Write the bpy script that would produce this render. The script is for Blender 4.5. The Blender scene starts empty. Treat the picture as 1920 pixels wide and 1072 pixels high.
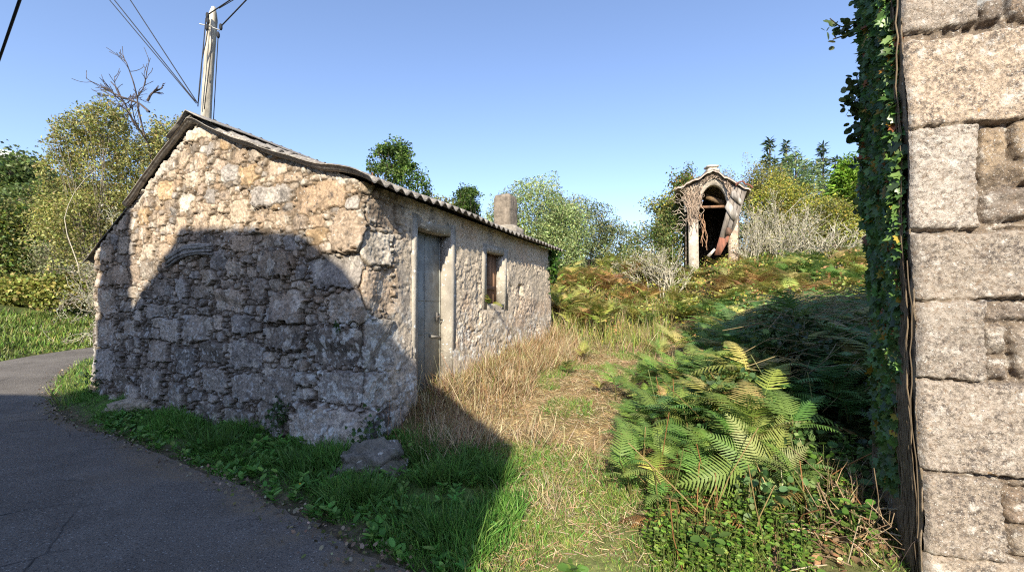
import bpy, math, numpy as np
from mathutils import Vector
rng = np.random.default_rng(11)
scene = bpy.context.scene
COL = scene.collection
R = math.radians
EYE = 1.6

# ------------------------------------------------------------------ helpers
def ss(a, b, x):
    t = np.clip((np.asarray(x, float) - a) / (b - a), 0, 1)
    return t * t * (3 - 2 * t)

def _hash(ix, iy, iz, seed):
    h = (ix.astype(np.int64) * 374761393 + iy.astype(np.int64) * 668265263 + iz.astype(np.int64) * 2147483647 + seed * 974711) & 0xFFFFFFFF
    h = ((h ^ (h >> 13)) * 1274126177) & 0xFFFFFFFF
    h = ((h ^ (h >> 16)) * 2246822519) & 0xFFFFFFFF
    return ((h ^ (h >> 15)) & 0xFFFFFF) / float(0xFFFFFF)

def vnoise(x, y, z=0.0, seed=0):
    x, y, z = np.broadcast_arrays(np.asarray(x, float), np.asarray(y, float), np.asarray(z, float))
    xi, yi, zi = np.floor(x), np.floor(y), np.floor(z)
    fx, fy, fz = x - xi, y - yi, z - zi
    fx, fy, fz = [f * f * (3 - 2 * f) for f in (fx, fy, fz)]
    r = 0
    for dx in (0, 1):
        for dy in (0, 1):
            for dz in (0, 1):
                wgt = (fx if dx else 1 - fx) * (fy if dy else 1 - fy) * (fz if dz else 1 - fz)
                r = r + wgt * _hash(xi + dx, yi + dy, zi + dz, seed)
    return r * 2 - 1

def fbm(x, y, z=0.0, octv=4, seed=0):
    r, a, tot = 0, 1.0, 0
    for i in range(octv):
        r = r + a * vnoise(np.asarray(x) * 2 ** i, np.asarray(y) * 2 ** i, np.asarray(z) * 2 ** i, seed + 17 * i)
        tot += a
        a *= 0.5
    return r / tot * 1.6

def mesh_data(name, V, F, mat, C=None, smooth=False):
    """V (n,3); F list of int arrays (m,k); C (n,3) linear colour per vertex -> attribute Col"""
    if isinstance(F, np.ndarray):
        F = [F]
    F = [np.asarray(f, np.int32) for f in F if len(f)]
    me = bpy.data.meshes.new(name)
    V = np.asarray(V, np.float32)
    nl = sum(f.size for f in F)
    npoly = sum(len(f) for f in F)
    me.vertices.add(len(V)); me.vertices.foreach_set('co', V.ravel())
    me.loops.add(nl); me.polygons.add(npoly)
    me.loops.foreach_set('vertex_index', np.concatenate([f.ravel() for f in F]))
    tot = np.concatenate([np.full(len(f), f.shape[1], np.int32) for f in F])
    start = np.concatenate([[0], np.cumsum(tot)[:-1]]).astype(np.int32)
    me.polygons.foreach_set('loop_start', start)
    me.polygons.foreach_set('loop_total', tot)
    if smooth:
        me.polygons.foreach_set('use_smooth', np.ones(npoly, bool))
    if C is not None:
        C = np.asarray(C, np.float32)
        if C.ndim == 1:
            C = np.tile(C, (len(V), 1))
        a = me.attributes.new('Col', 'FLOAT_COLOR', 'POINT')
        a.data.foreach_set('color', np.hstack([C[:, :3], np.ones((len(C), 1), np.float32)]).ravel())
    me.update(calc_edges=True)
    me.validate()
    if mat:
        me.materials.append(mat)
    return me

def put(name, me, parent=None, loc=(0, 0, 0), rot=(0, 0, 0), sc=1.0):
    o = bpy.data.objects.new(name, me)
    COL.objects.link(o)
    o.location = loc
    o.rotation_euler = rot
    o.scale = (sc, sc, sc) if np.isscalar(sc) else sc
    if parent:
        o.parent = parent
    return o

def tag(o, label, cat, group=None, kind=None):
    if label: o['label'] = label
    if cat: o['category'] = cat
    if group: o['group'] = group
    if kind: o['kind'] = kind
    return o

def thing(name, loc, label, cat, group=None):
    o = put(name, None, loc=loc)
    return tag(o, label, cat, group)

def wpart(name, V, F, mat, parent=None, C=None, smooth=False, org=None):
    """mesh given in world coordinates, origin moved to its parent's (or org)"""
    V = np.asarray(V, float)
    base = np.array(org if org is not None else (0, 0, 0), float)
    p = parent
    off = np.zeros(3)
    while p:
        off += np.array(p.location); p = p.parent
    if parent:
        base = off
        return put(name, mesh_data(name, V - base, F, mat, C, smooth), parent)
    return put(name, mesh_data(name, V - base, F, mat, C, smooth), None, loc=base)

class MB:
    """collects world space geometry into one mesh"""
    def __init__(s): s.V, s.Q, s.T, s.C, s.n = [], [], [], [], 0
    def add(s, V, Q=None, T=None, C=(1, 1, 1)):
        V = np.asarray(V, float)
        s.V.append(V)
        if Q is not None and len(Q): s.Q.append(np.asarray(Q, int) + s.n)
        if T is not None and len(T): s.T.append(np.asarray(T, int) + s.n)
        C = np.asarray(C, float)
        s.C.append(np.tile(C, (len(V), 1)) if C.ndim == 1 else C)
        s.n += len(V)
    def get(s):
        F = []
        if s.Q: F.append(np.vstack(s.Q))
        if s.T: F.append(np.vstack(s.T))
        return np.vstack(s.V), F, np.vstack(s.C)
    def build(s, name, mat, parent=None, org=None, smooth=False):
        V, F, C = s.get()
        return wpart(name, V, F, mat, parent, C, smooth, org)
    def data(s, name, mat, smooth=False):
        V, F, C = s.get()
        return mesh_data(name, V, F, mat, C, smooth)
    def tube(s, P, rad, k=6, C=(1, 1, 1), cap=True):
        P = np.asarray(P, float); n = len(P)
        rad = np.full(n, rad) if np.isscalar(rad) else np.asarray(rad, float)
        T = np.gradient(P, axis=0); T /= np.linalg.norm(T, axis=1)[:, None] + 1e-9
        ref = np.array([0, 0, 1.0]) if abs(T[:, 2]).mean() < .8 else np.array([1.0, 0, 0])
        A = np.cross(T, ref); A /= np.linalg.norm(A, axis=1)[:, None] + 1e-9
        B = np.cross(A, T)
        th = np.arange(k) * 2 * np.pi / k
        V = P[:, None] + rad[:, None, None] * (np.cos(th)[None, :, None] * A[:, None] + np.sin(th)[None, :, None] * B[:, None])
        V = V.reshape(-1, 3)
        i = np.arange(n - 1)[:, None] * k; j = np.arange(k)[None]
        j2 = (j + 1) % k
        Q = np.stack([i + j, i + j2, i + k + j2, i + k + j], -1).reshape(-1, 4)
        T3 = []
        if cap and k > 3:
            V = np.vstack([V, P[-1], P[0]])
            e = (n - 1) * k
            T3 = [[e + a, e + (a + 1) % k, n * k] for a in range(k)] + [[(a + 1) % k, a, n * k + 1] for a in range(k)]
        s.add(V, Q, T3, C)
    def box(s, o, ax, ay, az, C=(1, 1, 1), bev=0.0):
        """box from corner o with edge vectors"""
        o, ax, ay, az = [np.asarray(v, float) for v in (o, ax, ay, az)]
        V = np.array([o + ax * i + ay * j + az * k for k in (0, 1) for j in (0, 1) for i in (0, 1)])
        Q = [[0, 2, 3, 1], [4, 5, 7, 6], [0, 1, 5, 4], [2, 6, 7, 3], [0, 4, 6, 2], [1, 3, 7, 5]]
        s.add(V, Q, None, C)

def grid_faces(nr, nc):
    i = np.arange(nr - 1)[:, None] * nc; j = np.arange(nc - 1)[None]
    return np.stack([i + j, i + j + 1, i + nc + j + 1, i + nc + j], -1).reshape(-1, 4)

def lump(center, size, res=24, amp=.12, freq=2.0, seed=0, C=(1, 1, 1), box=2.6):
    """a rock like closed blob: returns V, F"""
    u = np.linspace(0, np.pi, res); v = np.linspace(0, 2 * np.pi, 2 * res, endpoint=False)
    U, W = np.meshgrid(u, v, indexing='ij')
    D = np.stack([np.sin(U) * np.cos(W), np.sin(U) * np.sin(W), np.cos(U)], -1).reshape(-1, 3)
    r = (np.abs(D) ** box).sum(1) ** (-1 / box)
    r = r * (1 + amp * fbm(D[:, 0] * freq, D[:, 1] * freq, D[:, 2] * freq + seed * 3.1, 5, seed))
    V = D * r[:, None] * np.asarray(size) + np.asarray(center)
    nc = 2 * res
    i = np.arange(res - 1)[:, None] * nc; j = np.arange(nc)[None]; j2 = (j + 1) % nc
    F = np.stack([i + j, i + nc + j, i + nc + j2, i + j2], -1).reshape(-1, 4)
    return V, F

def scatter(tV, tF, P, Y, N, S, C, tC=None):
    """merge copies of a template (tV; +Y along, +Z normal) at P with direction Y, normal N, scale S, colour C. -> V, F, Col"""
    n, m = len(P), len(tV)
    Y = Y / (np.linalg.norm(Y, axis=1)[:, None] + 1e-9)
    X = np.cross(Y, N); X /= np.linalg.norm(X, axis=1)[:, None] + 1e-9
    Z = np.cross(X, Y)
    S = np.asarray(S, float)
    if S.ndim == 1: S = np.stack([S, S, S], 1)
    T = tV[None] * S[:, None]
    V = P[:, None] + T[..., 0:1] * X[:, None] + T[..., 1:2] * Y[:, None] + T[..., 2:3] * Z[:, None]
    Fs = []
    for f in (tF if isinstance(tF, list) else [tF]):
        f = np.asarray(f)
        Fs.append((f[None] + (np.arange(n) * m)[:, None, None]).reshape(-1, f.shape[1]))
    Cc = np.repeat(C[:, None], m, 1)
    if tC is not None: Cc = Cc * tC[None, :, None] if tC.ndim == 1 else Cc * tC[None]
    return V.reshape(-1, 3), Fs, Cc.reshape(-1, 3)

LEAF_V = np.array([[0, 0, 0], [-.32, .45, .08], [0, 1, 0], [.32, .45, .08]], float)
LEAF_F = np.array([[0, 3, 2, 1]])
NARROW_V = LEAF_V * [.45, 1, 1]
def fan(pts):
    V = np.array([[0, .35, -.05]] + [[x, y, .06 * abs(x) * 2] for x, y in pts])
    n = len(pts)
    return V, np.array([[0, 1 + i, 1 + (i + 1) % n] for i in range(n)])
IVY_V, IVY_F = fan([(0, 0), (.3, -.08), (.52, .22), (.3, .42), (.36, .66), (.14, .66), (0, 1), (-.14, .66), (-.36, .66), (-.3, .42), (-.52, .22), (-.3, -.08)])
ROUND_V, ROUND_F = fan([(0, 0), (.25, .1), (.4, .4), (.28, .8), (0, 1), (-.28, .8), (-.4, .4), (-.25, .1)])

def rdir(n, up=0.0, r=rng):
    d = r.normal(size=(n, 3)); d[:, 2] += up
    return d / np.linalg.norm(d, axis=1)[:, None]

def pick(pal, n, var=.15, w=None, r=rng):
    pal = np.asarray(pal, float)
    c = pal[r.choice(len(pal), n, p=w)]
    return np.clip(c * (1 + var * r.normal(size=(n, 1))) * (1 + .08 * r.normal(size=(n, 3))), .004, .9)

def leaves(P, size, pal, up=.4, var=.25, tV=LEAF_V, tF=LEAF_F, dirs=None, w=None, r=rng, clump=None, nrm=None):
    n = len(P)
    Y = rdir(n, -.15, r) if dirs is None else dirs + .5 * r.normal(size=(n, 3))
    N = rdir(n, up, r) if nrm is None else nrm + .45 * r.normal(size=(n, 3))
    S = size * r.uniform(.6, 1.3, n)
    C = pick(pal, n, var, w, r)
    if clump is not None: C = C * clump[:, None]
    return scatter(tV, tF, P, Y, N, S, C)

def add_sc(mb, res):
    V, Fs, C = res
    for f in Fs:
        pass
    q = [f for f in Fs if f.shape[1] == 4]; t = [f for f in Fs if f.shape[1] == 3]
    mb.add(V, np.vstack(q) if q else None, np.vstack(t) if t else None, C)

# ------------------------------------------------------------------ materials
def new_mat(name):
    m = bpy.data.materials.new(name); m.use_nodes = True
    nt = m.node_tree; nt.nodes.clear()
    out = nt.nodes.new('ShaderNodeOutputMaterial')
    return m, nt, out

def N(nt, typ, **kw):
    n = nt.nodes.new(typ)
    for k, v in kw.items():
        if k.startswith('i_'):
            key = k[2:]
            key = int(key) if key.isdigit() else key.replace('_', ' ')
            if isinstance(v, bpy.types.NodeSocket): nt.links.new(v, n.inputs[key])
            else: n.inputs[key].default_value = v
        else: setattr(n, k, v)
    return n

def noise_fac(nt, vec, scale, lo, hi, detail=4, rough=.6):
    n = N(nt, 'ShaderNodeTexNoise', i_Vector=vec, i_Scale=scale, i_Detail=detail, i_Roughness=rough)
    m = N(nt, 'ShaderNodeMapRange', i_Value=n.outputs['Fac'], i_1=lo, i_2=hi)
    return m.outputs[0]

def mix(nt, fac, a, b, mode='MIX'):
    n = N(nt, 'ShaderNodeMix', data_type='RGBA', blend_type=mode)
    for idx, v in ((0, fac), (6, a), (7, b)):
        if isinstance(v, bpy.types.NodeSocket): nt.links.new(v, n.inputs[idx])
        else: n.inputs[idx].default_value = v if idx == 0 else (*v[:3], 1)
    return n.outputs[2]

def finish(nt, out, col, rough=.8, height=None, bump=.3, dist=.01, spec=.3, trans=0.0):
    p = N(nt, 'ShaderNodeBsdfPrincipled', i_Roughness=rough)
    p.inputs['Specular IOR Level'].default_value = spec
    nt.links.new(col, p.inputs['Base Color']) if isinstance(col, bpy.types.NodeSocket) else setattr(p.inputs['Base Color'], 'default_value', (*col, 1))
    if height is not None:
        b = N(nt, 'ShaderNodeBump', i_Strength=bump, i_Distance=dist, i_Height=height)
        nt.links.new(b.outputs[0], p.inputs['Normal'])
    sh = p.outputs[0]
    if trans:
        t = N(nt, 'ShaderNodeBsdfTranslucent')
        nt.links.new(col, t.inputs['Color'])
        ms = N(nt, 'ShaderNodeMixShader', i_0=trans)
        nt.links.new(sh, ms.inputs[1]); nt.links.new(t.outputs[0], ms.inputs[2])
        sh = ms.outputs[0]
    nt.links.new(sh, out.inputs[0])

def attr(nt):
    return N(nt, 'ShaderNodeAttribute', attribute_name='Col').outputs['Color']

def obj_co(nt):
    return N(nt, 'ShaderNodeTexCoord').outputs['Object']

def mat_leaf(name, rough=.55, trans=.3, spec=.3):
    m, nt, out = new_mat(name)
    finish(nt, out, attr(nt), rough, spec=spec, trans=trans)
    return m

def mat_rough(name, base=None, scale=20, amp=.35, rough=.9, bump=.4, dist=.01, dark=None, dscale=5, dlo=.5, dhi=.65, speck=None, sscale=120, slo=.6, shi=.72, spec=.2, stretch=None):
    """attribute or flat colour x noise, with stains (dark) and specks"""
    m, nt, out = new_mat(name)
    co = obj_co(nt)
    if stretch:
        co = N(nt, 'ShaderNodeMapping', i_Vector=co, i_Scale=stretch).outputs[0]
    c = attr(nt) if base is None else N(nt, 'ShaderNodeRGB').outputs[0]
    if base is not None: c.default_value = (*base, 1)
    n1 = noise_fac(nt, co, scale, .3, .7)
    mul = N(nt, 'ShaderNodeMapRange', i_Value=n1, i_3=1 - amp, i_4=1 + amp).outputs[0]
    c = mix(nt, 1.0, c, mul, 'MULTIPLY')
    if dark: c = mix(nt, noise_fac(nt, co, dscale, dlo, dhi, 6, .7), c, dark)
    if speck: c = mix(nt, noise_fac(nt, co, sscale, slo, shi, 2), c, speck)
    h = N(nt, 'ShaderNodeTexNoise', i_Vector=co, i_Scale=scale * 2.5, i_Detail=5, i_Roughness=.7).outputs['Fac']
    finish(nt, out, c, rough, h, bump, dist, spec)
    return m
# ------------------------------------------------------------------ camera, light, sky
cam = bpy.data.cameras.new('camera')
cam.sensor_width = 36; cam.lens = 15.0; cam.shift_y = 44 / 1920
cam.clip_start = .05; cam.clip_end = 3000
co = put('camera', cam, loc=(0, 0, EYE), rot=(R(90), 0, 0))
scene.camera = co
SUN_EL = 30.0
SUN_AZ = 188.0      # light travels towards +Y
w = bpy.data.worlds.new('World'); scene.world = w; w.use_nodes = True
nt = w.node_tree
sky = nt.nodes.new('ShaderNodeTexSky'); sky.sky_type = 'NISHITA'; sky.sun_disc = False
sky.sun_elevation = R(SUN_EL); sky.sun_rotation = R(SUN_AZ)
sky.air_density = 1.0; sky.dust_density = .5; sky.ozone_density = 2.4
tint = nt.nodes.new('ShaderNodeMix'); tint.data_type = 'RGBA'; tint.blend_type = 'MULTIPLY'; tint.inputs[0].default_value = 1
tint.inputs[7].default_value = (1.02, .955, 1.0, 1)
nt.links.new(sky.outputs[0], tint.inputs[6]); nt.links.new(tint.outputs[2], nt.nodes['Background'].inputs[0])
nt.nodes['Background'].inputs[1].default_value = .135
sun = bpy.data.lights.new('sun', 'SUN'); sun.energy = 4.5; sun.angle = R(.5); sun.color = (1, .92, .75)
sd = Vector((.139 * math.cos(R(SUN_EL)), .990 * math.cos(R(SUN_EL)), -math.sin(R(SUN_EL))))
put('sun', sun, loc=(0, -20, 20)).rotation_euler = sd.to_track_quat('-Z', 'Y').to_euler()
scene.view_settings.view_transform = 'Standard'; scene.view_settings.look = 'None'
scene.view_settings.exposure = 1.02; scene.view_settings.gamma = 1
scene.cycles.use_denoising = False; scene.cycles.filter_width = 1.15; scene.cycles.sample_clamp_indirect = 3
scene.cycles.max_bounces = 6; scene.cycles.diffuse_bounces = 3; scene.cycles.transmission_bounces = 3
scene.cycles.caustics_reflective = False; scene.cycles.caustics_refractive = False

def at(x, y, Y):
    """photo pixel and distance -> point in the place (used to survey positions)"""
    return np.array([(x - 960) / 800 * Y, Y, EYE + (580 - y) / 800 * Y])

# ------------------------------------------------------------------ terrain
C0 = np.array([-1.67, 4.7]); UD = np.array([-.9033, .4290]); VD = np.array([.4290, .9033])
GW, GL = 6.14, 6.12

def smooth_poly(P, n):
    P = np.asarray(P, float)
    Q = np.vstack([2 * P[0] - P[1], P, 2 * P[-1] - P[-2]])
    out = []
    for i in range(1, len(Q) - 2):
        t = np.linspace(0, 1, n, endpoint=False)[:, None]
        a, b, c, d = Q[i - 1], Q[i], Q[i + 1], Q[i + 2]
        out.append(.5 * (2 * b + (c - a) * t + (2 * a - 5 * b + 4 * c - d) * t ** 2 + (3 * b - a - 3 * c + d) * t ** 3))
    return np.vstack(out + [P[-1:]])

RIN = smooth_poly([(14, -2.6), (6, -.2), (3, .75), (1.3, 1.5), (.25, 2.0), (-.68, 2.6), (-1.4, 3.12), (-2.7, 4.0), (-4.54, 5.12), (-6.3, 6.1), (-7.7, 7.1), (-9.1, 8.6), (-10.1, 10.2), (-10.5, 12.5), (-10, 16), (-8.5, 20), (-6, 26), (-2, 34)], 8)
ROUT = smooth_poly([(12, -8), (4, -5.2), (0, -4.0), (-2, -3.3), (-4, -2.2), (-6, -.8), (-7.5, .6), (-9, 2.2), (-10.2, 3.9), (-10.7, 5.9), (-11.2, 7.8), (-11.7, 9.8), (-12.2, 12), (-12.7, 14), (-12.9, 17), (-12, 21.5), (-9.5, 27.5), (-5, 36)], 8)

def sdist(P, x, y):
    """signed distance to a polyline; positive on the side right of its direction of travel"""
    A, B = P[:-1], P[1:]
    x = np.asarray(x, float).ravel(); y = np.asarray(y, float).ravel()
    best = np.full(len(x), 1e9); sg = np.ones(len(x))
    for a, b in zip(A, B):
        d = b - a; L = d @ d
        t = np.clip(((x - a[0]) * d[0] + (y - a[1]) * d[1]) / L, 0, 1)
        ex, ey = x - a[0] - t * d[0], y - a[1] - t * d[1]
        dd = ex * ex + ey * ey
        c = d[0] * (y - a[1]) - d[1] * (x - a[0])
        m = dd < best
        best[m] = dd[m]; sg[m] = np.where(c[m] > 0, -1, 1)
    return np.sqrt(best) * sg

def roadz(x, y):
    return .5 * ss(8, 17, -.6 * x + .8 * y) + .02 * np.maximum(y - 16, 0)

def wq(x, y):
    rx, ry = x - C0[0], y - C0[1]
    return -(rx * UD[0] + ry * UD[1]), rx * VD[0] + ry * VD[1]

def gp(q):
    return np.interp(q, [-3, -1, 0, .6, 2, 4, 6, 7, 8, 9, 10, 12, 14, 17, 30, 60, 140, 400], [0, .0, .05, .1, .3, .45, .6, .72, .95, 1.3, 1.65, 2.25, 2.75, 3.2, 3.7, 5.5, 11, 14])

def H(x, y):
    shp = np.shape(x)
    x = np.asarray(x, float).ravel(); y = np.asarray(y, float).ravel()
    s = sdist(RIN, x, y); so = -sdist(ROUT, x, y)
    rz = roadz(x, y)
    W, q = wq(x, y)
    pathw = 1.4 + .06 * q
    g = gp(q) + .28 * np.exp(-(W / .75) ** 2) * ss(.3, 1.2, q) * (1 - ss(6, 8, q))
    g = g + (.75 * ss(2.5, 4.4, W) + .2 * ss(4, 8, W)) * ss(-1.8, 2.6, q) * (1 - ss(9, 14, q) * .7)
    g = g + .12 * ss(1.9, .9, W) * ss(4, 7, q)
    wf = ss(-6.5, -1, W)
    gb = rz + .12 + .33 * np.exp(-((W + 6.0) / .9) ** 2) * ss(-1.4, -.1, q)
    frontgable = ss(1.0, -.2, q)
    gb = gb * (1 - .0 * frontgable)
    g = g * wf + gb * (1 - wf)
    inner = rz - .035 + (g + .035 - rz) * ss(-.05, 1.3, s)
    outer = rz - .035 + .45 * ss(.1, 2.2, so) + 21 * (1 - np.exp(-np.maximum(so - 2, 0) / 90.0))
    z = np.where(s >= 0, inner, np.where(so > 0, outer, rz - .035))
    nz = .07 * fbm(x * .9, y * .9, 0, 4, 5) * ss(.2, 1.5, np.maximum(s, so)) + .5 * fbm(x * .05, y * .05, 0, 3, 9) * ss(18, 40, y)
    return (z + nz).reshape(shp)

n = 330
uu = np.linspace(-1, 1, n)
gx = -1 + 420 * np.sinh(6.6 * uu) / np.sinh(6.6)
gy = 6 + 420 * np.sinh(6.6 * uu) / np.sinh(6.6)
GX, GY = np.meshgrid(gx, gy)
GZ = H(GX, GY)
fx, fy = GX.ravel(), GY.ravel()
W_, q_ = wq(fx, fy)
s_ = sdist(RIN, fx, fy)
n1 = .5 + .5 * fbm(fx * 1.3, fy * 1.3, 0, 4, 21)
n2 = .5 + .5 * fbm(fx * 4, fy * 4, 0, 4, 22)
straw = np.array([.33, .23, .11]); soil = np.array([.085, .06, .035]); green = np.array([.075, .10, .025]); olive = np.array([.11, .11, .04])
def lerp(a, b, t): return a * (1 - t[:, None]) + b * t[:, None]
tc = lerp(np.tile(olive, (len(fx), 1)), np.tile(soil, (len(fx), 1)), ss(.4, .8, n1))
onpath = ss(-.2, .8, W_) * ss(3.3, 2.3, W_ - .06 * q_) * ss(-1.4, .4, q_) * ss(9, 7, q_)
tc = lerp(tc, np.tile(straw, (len(fx), 1)) * (.6 + .7 * n2[:, None]), onpath * (.25 + .6 * ss(.35, .65, n1)))
vg = ss(0, .4, s_) * ss(.6, .0, np.where(W_ < .1, q_, q_ - .4)) * ss(.3, -.4, fx) * (W_ > -9)
tc = lerp(tc, np.tile(np.array([.09, .15, .035]), (len(fx), 1)) * (.6 + .6 * n2[:, None]), vg * .9)
pl = ss(0, .3, s_) * ss(1.2, -.3, q_) * ss(-.4, .2, fx) * ss(4.5, 3.5, W_) * (fx < 3)
tc = lerp(tc, np.tile(np.array([.17, .19, .06]), (len(fx), 1)) * (.6 + .6 * n2[:, None]), pl * .8)
nearroad = ss(.5, .05, s_) * (s_ > -1) * ss(1.6, .7, fx + .0 * fy)
tc = lerp(tc, np.tile(np.array([.12, .095, .065]), (len(fx), 1)), nearroad * .8)
tc = lerp(tc, np.tile(green, (len(fx), 1)), ss(8, 16, -fx) * .8)
M_ground = mat_rough('ground_soil', None, 9, .45, .95, .7, .03, dark=(.05, .035, .02), dscale=14, dlo=.55, dhi=.75)
ground = put('ground', mesh_data('ground', np.stack([fx, fy, GZ.ravel()], 1), grid_faces(n, n), M_ground, tc, True))
tag(ground, 'grassy and earthy ground of the bank and path between the stone houses', 'ground', kind='structure')

# road
na = 48
k = len(RIN)
idx = np.linspace(0, 1, 260)
def resamp(P, t):
    d = np.concatenate([[0], np.cumsum(np.linalg.norm(np.diff(P, axis=0), axis=1))]); d /= d[-1]
    return np.stack([np.interp(t, d, P[:, 0]), np.interp(t, d, P[:, 1])], 1)
# match ends by the shared polyline parameter
tt = np.linspace(0, len(RIN) - 1, 330)
a_ = np.stack([np.interp(tt, np.arange(len(RIN)), RIN[:, i]) for i in (0, 1)], 1)
b_ = np.stack([np.interp(tt, np.arange(len(ROUT)), ROUT[:, i]) for i in (0, 1)], 1)
jit = .05 * fbm(tt * .55, tt * 0, 0, 4, 3) + .02 * fbm(tt * 3, tt * 0, 0, 3, 4)
dirn = (b_ - a_) / np.linalg.norm(b_ - a_, axis=1)[:, None]
a_ = a_ + dirn * (jit[:, None] - .02)
fl_ = np.linspace(0, 1, na) ** 1.8
f_ = fl_[None, :, None]
rp = a_[:, None] * (1 - f_) + b_[:, None] * f_
rx, ry = rp[..., 0].ravel(), rp[..., 1].ravel()
fr = np.tile(fl_, len(tt))
edge_ = fr + .06 * fbm(rx * 2.2, ry * 2.2, 0, 4, 15)
rdirt = np.clip(ss(.075, .0, edge_) + .35 * ss(.25, .55, fbm(rx * .7, ry * .7, 0, 4, 16)) * ss(.5, .05, fr), 0, 1)
rz_ = roadz(rx, ry) + .03 * (1 - (2 * fr - 1) ** 2) - .012
m, ntm, out = new_mat('asphalt')
cc = obj_co(ntm)
c = mix(ntm, noise_fac(ntm, cc, 1.6, .38, .62, 6, .7), (.135, .118, .102), (.19, .168, .147))
c = mix(ntm, noise_fac(ntm, cc, 75, .5, .72, 3), c, (.035, .033, .032))
vo = N(ntm, 'ShaderNodeTexVoronoi', i_Vector=cc, i_Scale=42.0)
ck = N(ntm, 'ShaderNodeTexVoronoi', feature='DISTANCE_TO_EDGE', i_Vector=mix(ntm, .08, cc, N(ntm, 'ShaderNodeTexNoise', i_Vector=cc, i_Scale=3.0).outputs['Color']), i_Scale=.9)
ckm = N(ntm, 'ShaderNodeMapRange', i_Value=ck.outputs['Distance'], i_1=.010, i_2=.002).outputs[0]
ckm = N(ntm, 'ShaderNodeMath', operation='MULTIPLY', i_0=ckm, i_1=noise_fac(ntm, cc, .6, .48, .6, 2)).outputs[0]
c = mix(ntm, ckm, c, (.03, .028, .027))
sp = N(ntm, 'ShaderNodeMapRange', i_Value=vo.outputs['Distance'], i_1=.26, i_2=.16).outputs[0]
sp2 = N(ntm, 'ShaderNodeMath', operation='MULTIPLY', i_0=sp, i_1=noise_fac(ntm, cc, 26, .44, .60, 2)).outputs[0]
c = mix(ntm, sp2, c, (.36, .35, .33))
c = mix(ntm, N(ntm, 'ShaderNodeMath', operation='MULTIPLY', i_0=attr(ntm), i_1=noise_fac(ntm, cc, 18, .3, .6, 4)).outputs[0], c, (.20, .155, .105))
h = N(ntm, 'ShaderNodeTexNoise', i_Vector=cc, i_Scale=95.0, i_Detail=4.0).outputs['Fac']
finish(ntm, out, c, .9, h, 1.0, .012, .25)
M_asphalt = m
road = put('road', mesh_data('road', np.stack([rx, ry, rz_], 1), grid_faces(len(tt), na), M_asphalt, np.repeat(rdirt[:, None], 3, 1), True))
tag(road, 'grey asphalt lane curving left and away behind the old stone house', 'road', kind='structure')
# ------------------------------------------------------------------ stone house
def P3(e, v, z):
    """house coordinates: e from front wall towards back wall (along gable), v along front wall, z"""
    e, v, z = np.broadcast_arrays(np.asarray(e, float), np.asarray(v, float), np.asarray(z, float))
    return np.stack([C0[0] + UD[0] * e + VD[0] * v, C0[1] + UD[1] * e + VD[1] * v, z], -1)
def gpx(x, y):
    """photo pixel on the gable plane -> (e, z)"""
    kx = (x - 960) / 800
    e = (C0[0] - C0[1] * kx) / (-UD[0] + UD[1] * kx)
    return e, EYE + (580 - y) / 800 * (C0[1] + UD[1] * e)
def fpx(x, y):
    kx = (x - 960) / 800
    v = (C0[1] * kx - C0[0]) / (VD[0] - VD[1] * kx)
    return v, EYE + (580 - y) / 800 * (C0[1] + VD[1] * v)

EAVE_F, APEX, EAVE_B = 3.05, 4.27, 2.60
def roofz(e):
    return np.interp(e, [-1, 0, 3.07, GW, GW + 1], [EAVE_F - .397, EAVE_F, APEX, EAVE_B, EAVE_B - .55])

M_stonewall = mat_rough('rubble_stone', None, 30, .40, .92, .7, .008, dark=(.05, .045, .045), dscale=9, dlo=.56, dhi=.72, speck=(.5, .48, .44), sscale=24, slo=.64, shi=.72)
M_conc = mat_rough('old_concrete', (.43, .385, .32), 12, .32, .9, .9, .010, dark=(.17, .15, .13), dscale=3, dlo=.46, dhi=.75, speck=(.75, .73, .68), sscale=14, slo=.63, shi=.68)
M_roof = mat_rough('fibre_cement', (.25, .225, .20), 14, .35, .9, .6, .006, dark=(.09, .08, .07), dscale=5, dlo=.5, dhi=.7, speck=(.42, .40, .33), sscale=26, slo=.58, shi=.7)
M_door = mat_rough('green_grey_metal', (.27, .275, .25), 5, .25, .6, .35, .004, dark=(.13, .115, .09), dscale=3.5, dlo=.5, dhi=.75, speck=(.42, .36, .27), sscale=24, slo=.66, shi=.72, spec=.4)
M_wood = mat_rough('weathered_wood', None, 16, .35, .85, .7, .006, dark=(.06, .05, .042), dscale=6, dlo=.5, dhi=.72, stretch=(1, 1, .18))

house = thing('stone_house', tuple(P3(3, 3, .2)), 'low rubble stone house with corrugated roof and grey metal door by the lane', 'house')

# perimeter: far end gable (short), front wall (reversed), gable, back wall
def fine(a, b, st): return np.linspace(a, b, max(2, int(round(abs(b - a) / st)) + 1))[:-1]
p = np.concatenate([fine(-GL - 1.6, -GL - .3, .06), fine(-GL - .3, -GL + .1, .02), fine(-GL + .1, 0, .0125), fine(0, GW, .0088), fine(GW, GW + .4, .02), fine(GW + .4, GW + GL, .12), [GW + GL]])
# plan position with rounded corners
def plan(pv):
    e = np.where(pv < -GL, -(pv + GL), np.where(pv < 0, 0, np.where(pv < GW, pv, GW)))
    v = np.where(pv < -GL, GL, np.where(pv < 0, -pv, np.where(pv < GW, 0, pv - GW)))
    return e, v
dp = .11
acc_e = acc_v = 0
for o_ in np.linspace(-dp, dp, 9):
    e_, v_ = plan(p + o_); acc_e = acc_e + e_ / 9; acc_v = acc_v + v_ / 9
pe, pv_ = acc_e, acc_v
te, tv = np.gradient(pe), np.gradient(pv_)
ln = np.hypot(te, tv); te, tv = te / ln, tv / ln
ne, nv = -np.sign(1) * tv * 1.0, te * -1.0      # outward normal in (e,v)
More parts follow.
